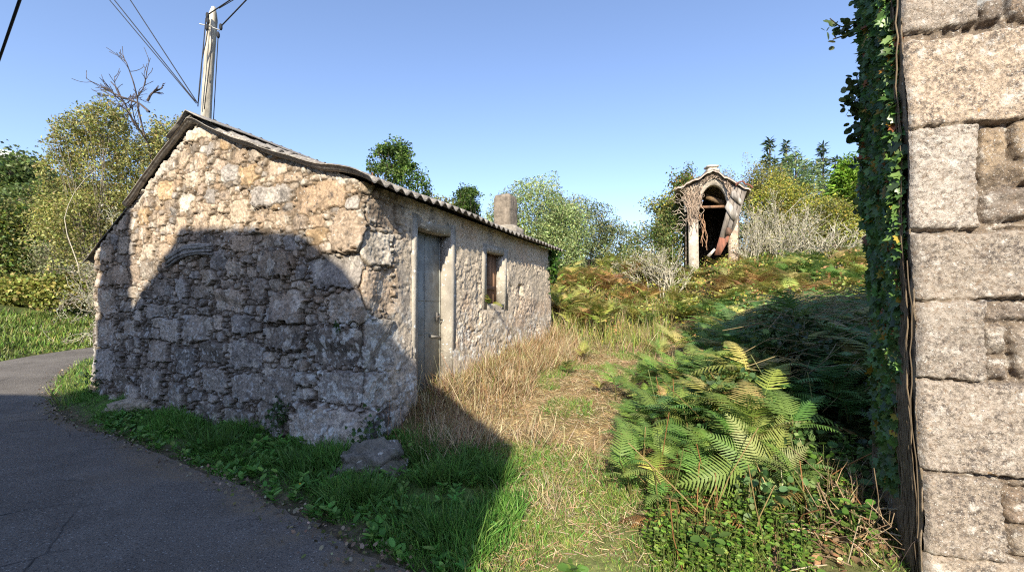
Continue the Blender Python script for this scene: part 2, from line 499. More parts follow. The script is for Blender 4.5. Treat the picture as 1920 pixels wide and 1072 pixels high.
# front wall: direction of p is -v, outward is -e ; gable: direction +e, outward -v
ne, nv = tv, -te
zz = np.concatenate([np.arange(-.45, 4.3, .0092), [4.42]])
PP, ZZ = np.meshgrid(p, zz)
EE = np.tile(pe, (len(zz), 1)); VV = np.tile(pv_, (len(zz), 1))
top = roofz(np.clip(EE, 0, GW)) - .035
clamped = ZZ > top
ZC = np.minimum(ZZ, top)

# --- stones: seeds (a along perimeter, z, half width, half height)
explicit = [  # photo rectangles on the gable
    (622, 392, 690, 470), (578, 478, 690, 540), (612, 545, 690, 608), (580, 612, 690, 690), (600, 694, 690, 758), (556, 764, 712, 838), (548, 342, 652, 394), (575, 430, 612, 455),
    (497, 690, 552, 762), (505, 545, 572, 605), (425, 765, 482, 812), (484, 752, 545, 818), (370, 755, 424, 800), (330, 650, 368, 700), (440, 700, 492, 750),
    (318, 715, 352, 765), (268, 690, 312, 745), (182, 600, 212, 650), (182, 655, 215, 715), (185, 540, 215, 590), (205, 500, 240, 535), (500, 610, 572, 655), (380, 690, 432, 735),
    (430, 640, 490, 690), (345, 590, 392, 640), (275, 640, 318, 680), (556, 700, 596, 722), (556, 728, 598, 748), (400, 540, 455, 585), (470, 350, 545, 385), (440, 250, 480, 275),
    (350, 240, 400, 262), (480, 470, 545, 520), (300, 600, 340, 640), (372, 640, 425, 680), (240, 720, 266, 750), (215, 690, 240, 730), (538, 815, 575, 832), (530, 785, 556, 812)]
S = []
for (x0, y0, x1, y1) in explicit:
    xm, ym = (x0 + x1) / 2, (y0 + y1) / 2
    e0, _ = gpx(x1, ym); e1, _ = gpx(x0, ym); em, zt = gpx(xm, y0); _, zb = gpx(xm, y1)
    S.append(((e0 + e1) / 2, (zt + zb) / 2, (e1 - e0) / 2, (zt - zb) / 2))
# big corner stones continue round on the front wall
S += [(-.28, 1.82, .28, .26), (-.25, 2.3, .25, .2), (-.3, 1.2, .3, .3), (-.22, .68, .22, .2), (-.35, 2.72, .3, .15), (-.75, 2.75, .2, .12), (-.3, .2, .35, .22)]
def fill(S, n, wlo, whi, hlo, hhi, alo, ahi, zlo, zhi, keep, r):
    A = np.array(S)
    for _ in range(n):
        c = (r.uniform(alo, ahi), r.uniform(zlo, zhi)); sw = r.uniform(wlo, whi); sh = min(r.uniform(hlo, hhi), sw * .95)
        d = np.maximum(np.abs(A[:, 0] - c[0]) / (A[:, 2] + sw), np.abs(A[:, 1] - c[1]) / (A[:, 3] + sh))
        if d.min() > keep:
            A = np.vstack([A, (c[0], c[1], sw, sh)])
    return [tuple(a) for a in A]
sr = np.random.default_rng(5)
S = fill(S, 500, .13, .24, .09, .15, -.9, GW + .2, -.1, 4.3, 1.0, sr)
S = fill(S, 2500, .08, .14, .055, .09, -.9, GW + .3, -.3, 4.4, .9, sr)
S = fill(S, 9000, .045, .085, .03, .05, -.9, GW + .3, -.4, 4.4, .84, sr)
S = fill(S, 14000, .022, .045, .015, .028, -.7, GW + .3, -.4, 4.4, .84, sr)
S = np.array(S); NS = len(S)
nexp = len(explicit)

def relief(a, b, S, pw=3.4, warp=.020, seed=1):
    shp = a.shape
    a = a.ravel(); b = b.ravel()
    wa = a + warp * fbm(a * 5, b * 5, 0, 4, seed) + .007 * fbm(a * 24, b * 24, 0, 2, seed + 4)
    wb = b + warp * .7 * fbm(a * 5, b * 5, 7.7, 4, seed + 1) + .006 * fbm(a * 24, b * 24, 3.3, 2, seed + 5)
    F1 = np.empty(len(a)); F2 = np.empty(len(a)); I = np.empty(len(a), int)
    order = np.argsort((a / .4).astype(int) * 100 + (b / .4).astype(int))
    # process in spatial blocks with nearby seeds only
    ba = np.floor(a / .4).astype(int); bb = np.floor(b / .4).astype(int)
    key = ba * 1000 + bb
    for kq in np.unique(key):
        m = np.nonzero(key == kq)[0]
        ca, cb = (ba[m[0]] + .5) * .4, (bb[m[0]] + .5) * .4
        near = np.nonzero((np.abs(S[:, 0] - ca) < .2 + S[:, 2] * 1.6 + .12) & (np.abs(S[:, 1] - cb) < .2 + S[:, 3] * 1.6 + .12))[0]
        if len(near) < 2: near = np.argsort((S[:, 0] - ca) ** 2 + (S[:, 1] - cb) ** 2)[:6]
        d = ((np.abs(wa[m][:, None] - S[near, 0]) / S[near, 2]) ** pw + (np.abs(wb[m][:, None] - S[near, 1]) / S[near, 3]) ** pw) ** (1 / pw)
        i1 = d.argmin(1); F1[m] = d[np.arange(len(m)), i1]; I[m] = near[i1]
        d[np.arange(len(m)), i1] = 1e9
        F2[m] = d.min(1)
    sz = np.minimum(S[I, 2], S[I, 3])
    e = np.minimum((F2 - F1) * .5, 1.7 - F1).clip(-.2, 2) * sz
    return [q.reshape(shp) for q in (I, e, F1, wa, wb)]

vis = (PP > -1.1) & (PP < GW + .45)
I = np.zeros(PP.shape, int); E = np.ones(PP.shape); 
i_, e_, f_, wa_, wb_ = relief(PP[vis], ZZ[vis], S)
I[vis], E[vis] = i_, e_
joint = .0062
szs = np.minimum(S[I, 2], S[I, 3])
prof = np.clip(1 - np.exp(-(np.maximum(E, 0) / joint) ** 1.3), 0, 1)
hr = np.random.default_rng(3)
off = hr.normal(0, .012, NS); ta = hr.normal(0, .17, NS); tb = hr.normal(.03, .17, NS)
off[:nexp] += .012
off[[5]] += .07     # the great base stone sticks out
ga = (PP - S[I, 0]); gb_ = (ZZ - S[I, 1])
depth = np.clip(.03 + szs * .18, .032, .07)
upz = ss(1.7, 2.6, ZZ + .3 * fbm(PP * 1.1, ZZ * 1.1, 3, 3, 29))
depth = depth * (1 - .35 * upz)
dsp_stone = -depth * (1 - prof) + off[I] * prof + prof * np.clip(ta[I] * ga + tb[I] * gb_, -.024, .024) * (1 - .3 * upz)
dsp_stone += (.006 * np.abs(fbm(PP * 9, ZZ * 9, 0, 3, 31)) - .009 * np.abs(fbm(PP * 17, ZZ * 17, 4, 3, 30))) * prof + .004 * fbm(PP * 38, ZZ * 38, 0, 2, 32)
# plaster (front wall, far end)
lum = fbm(PP * 2.2, ZZ * 2.2, 1.5, 4, 41)
rgh = .35 + .9 * ss(-.25, .45, fbm(PP * 1.6, ZZ * 1.6, 9, 3, 40))
dsp_pl = .022 * lum + rgh * (.006 * fbm(PP * 8, ZZ * 8, 2.2, 4, 42) + .008 * fbm(PP * 22, ZZ * 22, 0, 3, 43)) - .016 * ss(.35, .6, fbm(PP * 5, ZZ * 5, 3, 3, 39)) * rgh
dsp_pl += .004 * np.abs(fbm(PP * 16, ZZ * 11, 4.4, 3, 44)) * rgh
wpl = ss(.35, .75, -PP + .28 * fbm(PP * 2.5, ZZ * 2.5, 0, 4, 45) - .25 * ss(2.2, 2.7, ZZ)) * (PP < .2)
dsp = dsp_stone * (1 - wpl) + dsp_pl * wpl
# openings in the front wall: (v0, v1, z0, z1) and the surround margin
DOOR = (1.0, 1.78, .35, 2.68); WIN = (2.88, 3.54, 1.70, 2.60); HOLE = (4.22, 4.36, 1.92, 2.08)
Vf = -PP
def inside(o, m): return (Vf > o[0] - m) & (Vf < o[1] + m) & (ZZ > o[2] - m) & (ZZ < o[3] + m)
front = PP < 0
flat = (inside(DOOR, .12) | inside(WIN, .13)) & front
dsp = np.where(flat, np.minimum(dsp * .3, .004), dsp)
cut = (inside(DOOR, .03) | inside(WIN, .03)) & front
hol = np.exp(-(((Vf - 4.29) / .085) ** 4 + ((ZZ - 2.0) / .09) ** 4)) * front
dsp = dsp - .14 * hol
batter = .05 * ss(1.2, 0, ZZ)
dsp = dsp + batter
Wp = P3(EE + ne * dsp, VV + nv * dsp, ZC)
# colours: every stone its own granite tone, earth mortar in the joints darkened by painted shadow
pal = np.array([[.42, .315, .225], [.39, .30, .225], [.45, .35, .255], [.34, .275, .215], [.48, .385, .29], [.40, .285, .19], [.33, .29, .255], [.54, .46, .37], [.42, .29, .17], [.37, .33, .295]])
ci = hr.choice(len(pal), NS, p=[.18, .18, .16, .12, .1, .08, .06, .06, .015, .045])
ci[7] = 8
sc_ = pal[ci] * hr.uniform(.8, 1.18, (NS, 1))
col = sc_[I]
# old weathering and painted-in shade: lower courses darkened and grey with lichen, upper ones are cleaner and ochre
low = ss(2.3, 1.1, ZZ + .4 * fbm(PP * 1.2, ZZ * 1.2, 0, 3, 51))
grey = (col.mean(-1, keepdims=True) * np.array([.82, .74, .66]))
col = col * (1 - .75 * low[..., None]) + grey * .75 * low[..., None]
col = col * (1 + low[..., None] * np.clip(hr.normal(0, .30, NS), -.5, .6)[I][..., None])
pn = ss(.1, .7, fbm(PP * 7, ZZ * 7, 0, 4, 52))
col = col * (.92 - .38 * pn[..., None])
spk = (ss(.40, .52, fbm(PP * 20, ZZ * 20, 2.1, 3, 50)) * low)[..., None] * .75
col = col * (1 - spk) + np.array([.44, .43, .41]) * spk
wh = ss(.38, .6, fbm(PP * 6, ZZ * 6, 9.1, 4, 53)) * .55
col = col * (1 - wh[..., None]) + np.array([.56, .50, .42]) * wh[..., None]
mort_shade = np.exp(-(np.maximum(E, 0) / .0095) ** 1.3)[..., None] * .95
col = col * (1 - mort_shade) + (np.array([.085, .062, .042]) + upz[..., None] * np.array([.035, .025, .016])) * mort_shade  # mortar tone painted darker to carry the thin joint shadows
lich = ss(.32, .45, fbm(PP * 11, ZZ * 11, 3.1, 4, 54)) * ss(1.9, 1.2, ZZ) * ss(1.6, .3, np.abs(PP - .05)) * .9
col = col * (1 - lich[..., None]) + np.array([.55, .55, .52]) * lich[..., None]
pc = np.array([.49, .405, .31]) * (1 + .16 * lum[..., None])
orange = ss(.25, .6, fbm(PP * 1.8, ZZ * 1.8, 8, 4, 55))[..., None] * .6
pc = pc * (1 - orange) + np.array([.50, .36, .25]) * orange
st = ss(.15, .55, fbm(PP * 3.0, ZZ * 1.2, 5, 4, 56))[..., None] * .55
pc = pc * (1 - st) + np.array([.25, .225, .20]) * st
lime = (ss(.30, .42, fbm(PP * 13, ZZ * 13, 6, 4, 57)) * ss(1.9, .9, ZZ))[..., None] * .8
pc = pc * (1 - lime) + np.array([.70, .68, .63]) * lime
grain = fbm(PP * 30, ZZ * 30, 0, 3, 58)[..., None]
pc = pc * (1 + .12 * grain)
col = col * (1 - wpl[..., None]) + pc * wpl[..., None]
# bright mortar fillet along the verge of the roof
fil = (ss(.16, .06, top + .035 - ZZ + .06 * fbm(PP * 6, ZZ * 6, 0, 3, 59)) * (PP > 0) * (PP < GW))[..., None] * .8
col = col * (1 - fil) + np.array([.56, .50, .43]) * fil
F = grid_faces(len(zz), len(p))
bad = clamped.ravel(); cutr = cut.ravel()
F = F[~(bad[F].all(1)) & ~(cutr[F].any(1))]
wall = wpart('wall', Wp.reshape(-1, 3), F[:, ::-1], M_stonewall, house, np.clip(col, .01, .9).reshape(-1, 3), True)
wall['label'] = 'rubble gable wall turning into a rough plastered front wall'

# --- roof of corrugated sheets
def sheet(name, e0, e1, v0, v1, lift, seed, thick=.011, wob=.03):
    ne_ = 22; nv_ = int((v1 - v0) / .022)
    e = np.linspace(e0, e1, ne_); v = np.linspace(v0, v1, nv_)
    Eg, Vg = np.meshgrid(e, v, indexing='ij')
    z = roofz(Eg) + lift + .028 * np.sin(2 * np.pi * Vg / .177) 
    z = z + wob * fbm(Eg * .9, Vg * .55, seed, 3, 61) - .05 * np.sin(np.pi * np.clip((Eg + .2) / 3.3, 0, 1)) * (Eg < 3.07)
    z = z + wob * .8 * fbm(Eg * 1.7, Vg * .2 , seed + 2, 2, 62)
    z = z - .05 * ss(.35, 0, Vg - v0) * ss(.2, 1.2, Eg)
    A = P3(Eg, Vg, z).reshape(-1, 3); B = P3(Eg, Vg, z - thick).reshape(-1, 3)
    f = grid_faces(ne_, nv_); k = len(A)
    rim = []
    ring = list(range(nv_)) + [i * nv_ + nv_ - 1 for i in range(1, ne_)] + [(ne_ - 1) * nv_ + j for j in range(nv_ - 2, -1, -1)] + [i * nv_ for i in range(ne_ - 2, 0, -1)]
    for a, b in zip(ring, ring[1:] + ring[:1]): rim.append([a, b, b + k, a + k])
    return wpart(name, np.vstack([A, B]), np.vstack([f, f[:, ::-1] + k, np.array(rim)]), M_roof, roof, None, True)
# the roof part is the ridge; the sheets hang under it
rv = np.linspace(-.15, GL + .15, 60)
mb = MB()
prof_r = [(2.62, .0), (2.85, .012), (3.0, .028), (3.07, .034), (3.14, .028), (3.29, .012), (3.56, -.02)]
rows = []
for v in rv:
    wv = .02 * float(fbm(v * .8, 0, 0, 3, 63))
    rows.append([P3(e, v, float(roofz(e)) + dz + .038 + wv + (.03 if e > 3.3 and v < 0 else 0)) for e, dz in prof_r])
rows = np.array(rows); nr_, nc_ = rows.shape[:2]
tV = rows.reshape(-1, 3); bV = tV - [0, 0, .014]
f = grid_faces(nr_, nc_)
ring = list(range(nc_)) + [i * nc_ + nc_ - 1 for i in range(1, nr_)] + [(nr_ - 1) * nc_ + j for j in range(nc_ - 2, -1, -1)] + [i * nc_ for i in range(nr_ - 2, 0, -1)]
kk = len(tV)
rim = [[a, b, b + kk, a + kk] for a, b in zip(ring, ring[1:] + ring[:1])]
roof = wpart('roof', np.vstack([tV, bV]), np.vstack([f[:, ::-1], f + kk, np.array(rim)]), M_roof, house)
roof['label'] = 'folded ridge cap over corrugated roofing sheets'
sheet('roof_sheet', 1.35, 3.1, -.13, GL + .16, .040, 1.0)
sheet('roof_sheet', -.24, 1.62, -.13, GL + .14, .035, 5.0)
sheet('roof_sheet', 3.04, 4.9, -.10, GL + .12, .055, 9.0)
sheet('roof_sheet', 4.62, 6.42, -.03, GL + .12, .035, 13.0, wob=.02)
# bolts standing on the eave sheet
for vv in (.12,):
    mb = MB(); mb.tube(P3(-.06, vv, np.array([3.0, 3.13])), .008, 6, (.2, .09, .05)); mb.build('roof_bolt', mat_rough('rusty_iron', None, 40, .3, .8), roof)

# --- chimney
mb = MB()
ch = P3(.78, 5.2, 0); cw = .46
res = 14
V, Fq = lump((0, 0, 0), (1, 1, 1), 26, .03, 2.5, 8, box=9)
V = V * [cw / 2, .21, .53]
ang = math.atan2(VD[1], VD[0])
ca, sa = math.cos(ang), math.sin(ang)
V = np.stack([V[:, 0] * ca - V[:, 1] * sa, V[:, 0] * sa + V[:, 1] * ca, V[:, 2]], 1) + [ch[0], ch[1], 3.66]
chim = wpart('chimney', V, Fq, mat_rough('chimney_mortar', (.20, .165, .13), 10, .45, .95, .9, .015, dark=(.10, .085, .07), dscale=4, dlo=.5, dhi=.7), house, None, True)
V, Fq = lump((0, 0, 0), (1, 1, 1), 18, .06, 3, 9, box=4)
V = V * [.36, .30, .13]
V = np.stack([V[:, 0] * ca - V[:, 1] * sa, V[:, 0] * sa + V[:, 1] * ca, V[:, 2]], 1) + [ch[0] + .05, ch[1], 3.36]
wpart('flashing', V, Fq, mat_rough('flashing_mortar', (.33, .29, .24), 10, .35, .95, .8, .01), chim, None, True)

# --- door frame, door, window
def frame(name, o, mg, mt, depth, sill):
    mb = MB()
    v0, v1, z0, z1 = o; ml, mr = mg
    def blk(va, vb, za, zb, ea=-.005, eb=depth):
        # subdivided face so that the edges wobble slightly
        a = P3(ea, va, za); mb.box(a, P3(ea, vb, za) - a, P3(eb, va, za) - a, np.array([0, 0, zb - za]))
    zl = z0 - (.1 if sill else .2)
    blk(v0 - ml, v0, zl, z1 + mt)
    blk(v1, v1 + mr, zl, z1 + mt)
    blk(v0, v1, z1, z1 + mt, -.003)
    if sill: blk(v0, v1, z0 - .1, z0, -.002)
    return mb.build(name, M_conc, house)
frame('door_frame', DOOR, (.11, .13), .17, .24, False)
wf = frame('window_frame', WIN, (.14, .16), .12, .22, True)
mb = MB()
a = P3(.18, DOOR[0] - .02, .2); mb.box(a, P3(.18, DOOR[1] + .02, .2) - a, P3(.215, DOOR[0] - .02, .2) - a, np.array([0, 0, DOOR[3] + .02 - .2]))
for vs in (1.02, 1.38, 1.74):   # pressed ribs of the sheet
    a = P3(.172, vs, .3); mb.box(a, P3(.172, vs + .018, .3) - a, P3(.18, vs, .3) - a, np.array([0, 0, DOOR[3] - .32]))
for zs in (1.25, 1.72):
    a = P3(.174, DOOR[0], zs); mb.box(a, P3(.174, DOOR[1], zs) - a, P3(.18, DOOR[0], zs) - a, np.array([0, 0, .012]))
door = mb.build('door', M_door, house)
M_rust = mat_rough('worn_iron', None, 40, .3, .7)
mb = MB()
mb.box(P3(.16, 1.655, 1.42), P3(.16, 1.705, 1.42) - P3(.16, 1.655, 1.42), P3(.179, 1.655, 1.42) - P3(.16, 1.655, 1.42), np.array([0, 0, .14]), (.12, .11, .10))
mb.tube(np.array([P3(.16, 1.69, 1.50), P3(.12, 1.69, 1.50), P3(.115, 1.64, 1.495), P3(.118, 1.60, 1.49)]), .009, 6, (.16, .13, .11))
mb.build('door_handle', M_rust, door)
mb = MB()
mb.box(P3(.155, 1.50, 1.20), P3(.155, 1.74, 1.17) - P3(.155, 1.50, 1.20), P3(.179, 1.5, 1.2) - P3(.155, 1.5, 1.2), np.array([0, 0, .035]), (.24, .22, .19))
mb.build('bolt', M_rust, door)
mb = MB()
nb = 4
for i in range(nb):
    v0 = WIN[0] - .01 + i * (WIN[1] - WIN[0] + .02) / nb; v1 = v0 + (WIN[1] - WIN[0] + .02) / nb - .008
    a = P3(.15 + .006 * (i % 2), v0, 1.66); mb.box(a, P3(.15 + .006 * (i % 2), v1, 1.66) - a, P3(.2, v0, 1.66) - P3(.15, v0, 1.66), np.array([0, 0, .98]), np.array([.20, .115, .07]) * (.8 + .15 * i))
a = P3(.12, WIN[0] + .02, 1.95); mb.box(a, P3(.12, WIN[0] + .56, 1.95) - a, P3(.15, WIN[0] + .02, 1.95) - a, np.array([0, 0, .07]), (.17, .10, .065))
mb.build('window_shutter', M_wood, house)
# beam in the gable, a curved old lintel
mb = MB()
pts = [gpx(x, y) for x, y in ((316, 492), (335, 480), (352, 471), (375, 466), (402, 467))]
for i in range(5):
    dz = (.055 - i * .028); jit_ = .01 * rng.normal(size=len(pts))
    mb.tube(np.array([P3(e, -.03 - .012 * (i % 2), z + dz + j) for (e, z), j in zip(pts, jit_)]), np.array([.012, .022, .024, .024, .015]), 7, np.array([.30, .275, .245]) * rng.uniform(.75, 1.15))
mb.build('lintel_beam', M_wood, house, smooth=True)

# --- loose rock under the corner, footing rocks
M_rock = mat_rough('mossy_rock', None, 18, .35, .95, .9, .012, dark=(.05, .06, .02), dscale=5, dlo=.5, dhi=.66, speck=(.42, .42, .38), sscale=20, slo=.63, shi=.69)
def rock(name, c, size, seed, label, C=(.17, .155, .13)):
    V, Fq = lump(c, size, 44, .55, 1.2, seed, box=4.5)
    o = wpart(name, V, Fq, M_rock, None, np.tile(C, (len(V), 1)), True, org=(c[0], c[1], c[2] - size[2] * .6))
    tag(o, label, 'rock'); return o
c = at(685, 872, 4.3)
rock('rock', c, (.27, .24, .2), 4, 'lichen spotted rock lying in the grass below the house corner')
c2 = at(726, 885, 4.15)
rock('rock', c2 - [0, 0, .03], (.17, .17, .13), 9, 'smaller mossy rock wedged beside the lichen spotted rock', (.15, .135, .10))
e, z = gpx(275, 775)
rock('ledge_rock', P3(e + .1, -.06, float(H(*P3(e, -.1, 0)[:2])) + .03), (.42, .16, .13), 14, 'flat pale footing ledge showing under the gable wall', (.36, .30, .225))
# ------------------------------------------------------------------ ruined house wall on the right
K0 = np.array([2.05, 2.2]); AR = R(17)
RD = np.array([math.cos(AR), -math.sin(AR)]); BD = np.array([.429, .9033])
ND = np.array([-math.sin(AR), -math.cos(AR)])      # outward from the face
def W3(a, t, z, o=0.0):
    a, t, z, o = np.broadcast_arrays(*[np.asarray(q, float) for q in (a, t, z, o)])
    return np.stack([K0[0] + RD[0] * a + BD[0] * t + ND[0] * o, K0[1] + RD[1] * a + BD[1] * t + ND[1] * o, z], -1)
def rpx(x, y):
    kx = (x - 960) / 800
    a = (kx * K0[1] - K0[0]) / (RD[0] - kx * RD[1])
    return a, EYE + (580 - y) / 800 * (K0[1] + RD[1] * a)
def redge(z): return .082 - .034 * z + .008 * fbm(z * 3, 0, 0, 3, 71)
WT = .58
ruin = thing('ruined_wall', tuple(W3(1.5, .3, .1)), 'tall granite block wall of a ruined house at the edge of the lane', 'stone wall')
rects = [(1690, -90, 1837, 52), (1697, 56, 1990, 228), (1704, 234, 1838, 429), (1709, 431, 1990, 561), (1714, 563, 1853, 713), (1726, 716, 1990, 894), (1733, 894, 1887, 1046), (1738, 1050, 1990, 1230),
         (1842, -10, 1896, 38), (1900, -60, 1990, 40), (1842, 228, 1900, 345), (1842, 352, 1990, 414), (1905, 222, 1990, 300), (1906, 305, 1990, 350), (1846, 418, 1990, 428),
         (1856, 563, 1990, 602), (1856, 606, 1900, 664), (1856, 668, 1902, 712), (1905, 606, 1990, 712), (1892, 915, 1990, 985), (1895, 990, 1990, 1046), (1892, 897, 1990, 912),
         (1840, -100, 1990, -62)]
B = []
for x0, y0, x1, y1 in rects:
    xm, ym = (x0 + x1) / 2, (y0 + y1) / 2
    a0, _ = rpx(x0, ym); a1, _ = rpx(x1, ym); xq = min(xm, 1860); _, zt = rpx(xq, y0); _, zb = rpx(xq, y1)
    if x0 < 1760: a0 = -.35
    B.append(((a0 + a1) / 2, (zt + zb) / 2, (a1 - a0) / 2, (zt - zb) / 2, 1 if x0 > 1838 else 0))
br = np.random.default_rng(8)
Bx = [b for b in B]
def fillb(n, wlo, whi, hlo, hhi, alo, ahi, zlo, zhi, typ):
    for _ in range(n):
        c = (br.uniform(alo, ahi), br.uniform(zlo, zhi)); sw = br.uniform(wlo, whi); sh = br.uniform(hlo, hhi)
        A = np.array(Bx)
        ok = ((np.abs(A[:, 0] - c[0]) > A[:, 2] + sw - .004) | (np.abs(A[:, 1] - c[1]) > A[:, 3] + sh - .004)).all()
        if ok: Bx.append((c[0], c[1], sw, sh, typ))
fillb(2500, .1, .22, .08, .16, .2, 4.4, -.2, 5.2, 1)
fillb(5000, .05, .1, .035, .08, .2, 4.4, -.2, 5.2, 1)
fillb(2500, .02, .05, .015, .03, .2, 2.0, -.2, 3.6, 1)
Bx = np.array(Bx)
HC, SL = 3.32, .66      # height at the corner, slope of the gable
def rtop(a): return np.minimum(HC + SL * np.maximum(a, 0), HC + SL * 3.0 - .3 * np.maximum(a - 3, 0))
av = np.concatenate([np.arange(0, .62, .0052), np.arange(.62, 4.41, .04)])
zv = np.concatenate([np.arange(-.25, 3.5, .0068), np.arange(3.5, 5.5, .05)])
A_, Z_ = np.meshgrid(av, zv)
Af = A_ + redge(Z_) * ss(.7, 0, A_)       # leaning rough edge
Zc = np.minimum(Z_, rtop(A_))
wa = Af + .009 * fbm(Af * 8, Z_ * 8, 0, 4, 72) + .006 * fbm(Af * 40, Z_ * 40, 0, 2, 73)
wz = Z_ + .009 * fbm(Af * 7, Z_ * 7, 5, 4, 74) + .006 * fbm(Af * 40, Z_ * 40, 2, 2, 75)
best = np.full(A_.shape, -1.0); bid = np.zeros(A_.shape, int)
for i, b in enumerate(Bx):
    rr = min(.011 if b[4] == 0 else .02, min(b[2], b[3]) * .6)
    if b[4] == 1:
        # irregular rubble: shrink corners
        dx = np.abs(wa - b[0]); dz = np.abs(wz - b[1])
        m_ = (dx < b[2] + .02) & (dz < b[3] + .02)
        if not m_.any(): continue
        u = (dx[m_] / b[2]) ** 4.5 + (dz[m_] / b[3]) ** 4.5
        d = (1 - u ** (1 / 4.5)) * min(b[2], b[3])
    else:
        dx = np.abs(wa - b[0]); dz = np.abs(wz - b[1])
        m_ = (dx < b[2] + .02) & (dz < b[3] + .02)
        if not m_.any(): continue
        qx = dx[m_] - b[2] + rr; qz = dz[m_] - b[3] + rr
        d = -(np.hypot(np.maximum(qx, 0), np.maximum(qz, 0)) + np.minimum(np.maximum(qx, qz), 0) - rr)
    cur = best[m_]; up = d > cur
    cur[up] = d[up]; best[m_] = cur
    t_ = bid[m_]; t_[up] = i; bid[m_] = t_
d = np.maximum(best, 0)
typ = Bx[bid, 4]
soft = np.where(typ == 0, .005, .010)
prof = 1 - np.exp(-(d / soft) ** 1.2)
boff = br.normal(0, .006, len(Bx)) + np.where(Bx[:, 4] == 1, -.02, .008)
tA = br.normal(0, .05, len(Bx)); tZ = br.normal(0, .05, len(Bx))
gap = np.where(A_ > .24, .06, .03)
dsp = -gap * (1 - prof) + boff[bid] * prof + prof * np.clip(tA[bid] * (Af - Bx[bid, 0]) + tZ[bid] * (Z_ - Bx[bid, 1]), -.012, .012)
dsp += prof * (.006 * fbm(Af * 12, Z_ * 12, 0, 4, 76) + .012 * (typ == 1) * fbm(Af * 16, Z_ * 16, 3, 4, 70) + .0045 * fbm(Af * 60, Z_ * 60, 0, 3, 77)) + (1 - prof) * .012 * fbm(Af * 25, Z_ * 25, 0, 3, 78)
dsp -= .03 * np.exp(-(A_ / .012) ** 1.0)
V = W3(Af, 0, Zc, dsp)
gpal = np.array([[.50, .415, .335], [.46, .39, .325], [.53, .45, .37], [.43, .37, .31]])
rpal = np.array([[.36, .27, .20], [.33, .27, .22], [.40, .30, .20], [.46, .38, .30], [.30, .245, .20]])
bc = np.where(Bx[:, 4:5] == 0, gpal[br.integers(0, 4, len(Bx))], rpal[br.integers(0, 5, len(Bx))]) * br.uniform(.80, 1.10, (len(Bx), 1))
bc[1] = [.60, .475, .36]; bc[2] = [.57, .50, .43]; bc[16] = [.56, .50, .43]
cc_ = bc[bid]
cc_ = cc_ * (1 - .8 * (1 - prof)[..., None]) + np.array([.15, .105, .07]) * .8 * (1 - prof)[..., None]
wst = ss(.0, .5, fbm(Af * 3.2, Z_ * 3.2, 1, 4, 69))[..., None] * .38
cc_ = cc_ * (1 - wst) + np.array([.24, .205, .175]) * wst
chip = ss(.012, .002, d - .006 * np.abs(fbm(Af * 14, Z_ * 14, 0, 3, 68)))[..., None] * .4
cc_ = cc_ * (1 - chip) + np.array([.30, .24, .18]) * chip
cem = (ss(.0, .06, (Z_ - 3.06) + .04 * fbm(Af * 12, Z_ * 12, 0, 3, 79)) * ss(.22, .26, Af) * (d < .012))[..., None]
cc_ = cc_ * (1 - cem) + np.array([.36, .36, .36]) * cem
F = grid_faces(len(zv), len(av))
bad = (Z_ > rtop(A_) + 1e-6).ravel(); F = F[~bad[F].all(1)]
# granite material: mica specks, black lichen mottling, pale patches
m, ntm, out = new_mat('granite')
cd = obj_co(ntm)
c = attr(ntm)
c = mix(ntm, noise_fac(ntm, cd, 55, .50, .66, 3, .6), c, (.27, .20, .145))
pt = noise_fac(ntm, cd, 4.2, .36, .58, 6, .75)
mo = N(ntm, 'ShaderNodeMath', operation='MULTIPLY', i_0=pt, i_1=noise_fac(ntm, cd, 48, .44, .58, 5, .85)).outputs[0]
c = mix(ntm, mo, c, (.10, .082, .072))
c = mix(ntm, N(ntm, 'ShaderNodeMath', operation='MULTIPLY', i_0=noise_fac(ntm, cd, 14, .56, .66, 5, .7), i_1=.75).outputs[0], c, (.66, .61, .55))
c = mix(ntm, noise_fac(ntm, cd, 160, .60, .70, 2), c, (.10, .09, .085))
c = mix(ntm, noise_fac(ntm, cd, 110, .62, .70, 2), c, (.66, .62, .57))
c = mix(ntm, noise_fac(ntm, cd, 9, .70, .76, 4), c, (.50, .27, .07))
h = N(ntm, 'ShaderNodeTexNoise', i_Vector=cd, i_Scale=110.0, i_Detail=6.0, i_Roughness=.75).outputs['Fac']
finish(ntm, out, c, .9, h, 1.0, .012, .2)
M_granite = m
wpart('wall_face', V.reshape(-1, 3), F, M_granite, ruin, np.clip(cc_, .01, .9).reshape(-1, 3), True)
# end of the wall (under the ivy), back and top
tv = np.linspace(0, WT, 40); z2 = np.arange(-.25, HC + .001, .03)
T2, Z2 = np.meshgrid(tv, z2)
dd = .02 * fbm(T2 * 5, Z2 * 5, 0, 4, 81) * ss(0, .05, T2)
V2 = W3(redge(Z2) - dd, T2, Z2, -.03 * ss(.02, 0, T2))
mb = MB(); mb.add(V2.reshape(-1, 3), grid_faces(len(z2), len(tv))[:, ::-1], None, (.22, .17, .12))
ab = np.linspace(0, 4.4, 60); zb = np.linspace(-.25, 1, 2)
ta_ = rtop(ab)
bk = np.concatenate([W3(ab, WT, -.25), W3(ab, WT, ta_), W3(ab, -.0, ta_)])
m_ = len(ab); i = np.arange(m_ - 1)
mb.add(bk, np.concatenate([np.stack([i, i + m_, i + m_ + 1, i + 1], 1), np.stack([i + m_, i + 2 * m_, i + 2 * m_ + 1, i + m_ + 1], 1)]), None, (.36, .30, .24))
mb.box(W3(4.4, 0, -.25), W3(4.4, WT, -.25) - W3(4.4, 0, -.25), W3(4.42, 0, -.25) - W3(4.4, 0, -.25), np.array([0, 0, float(rtop(4.4)) + .25]), (.36, .30, .24))
mb.build('wall_core', M_stonewall, ruin)

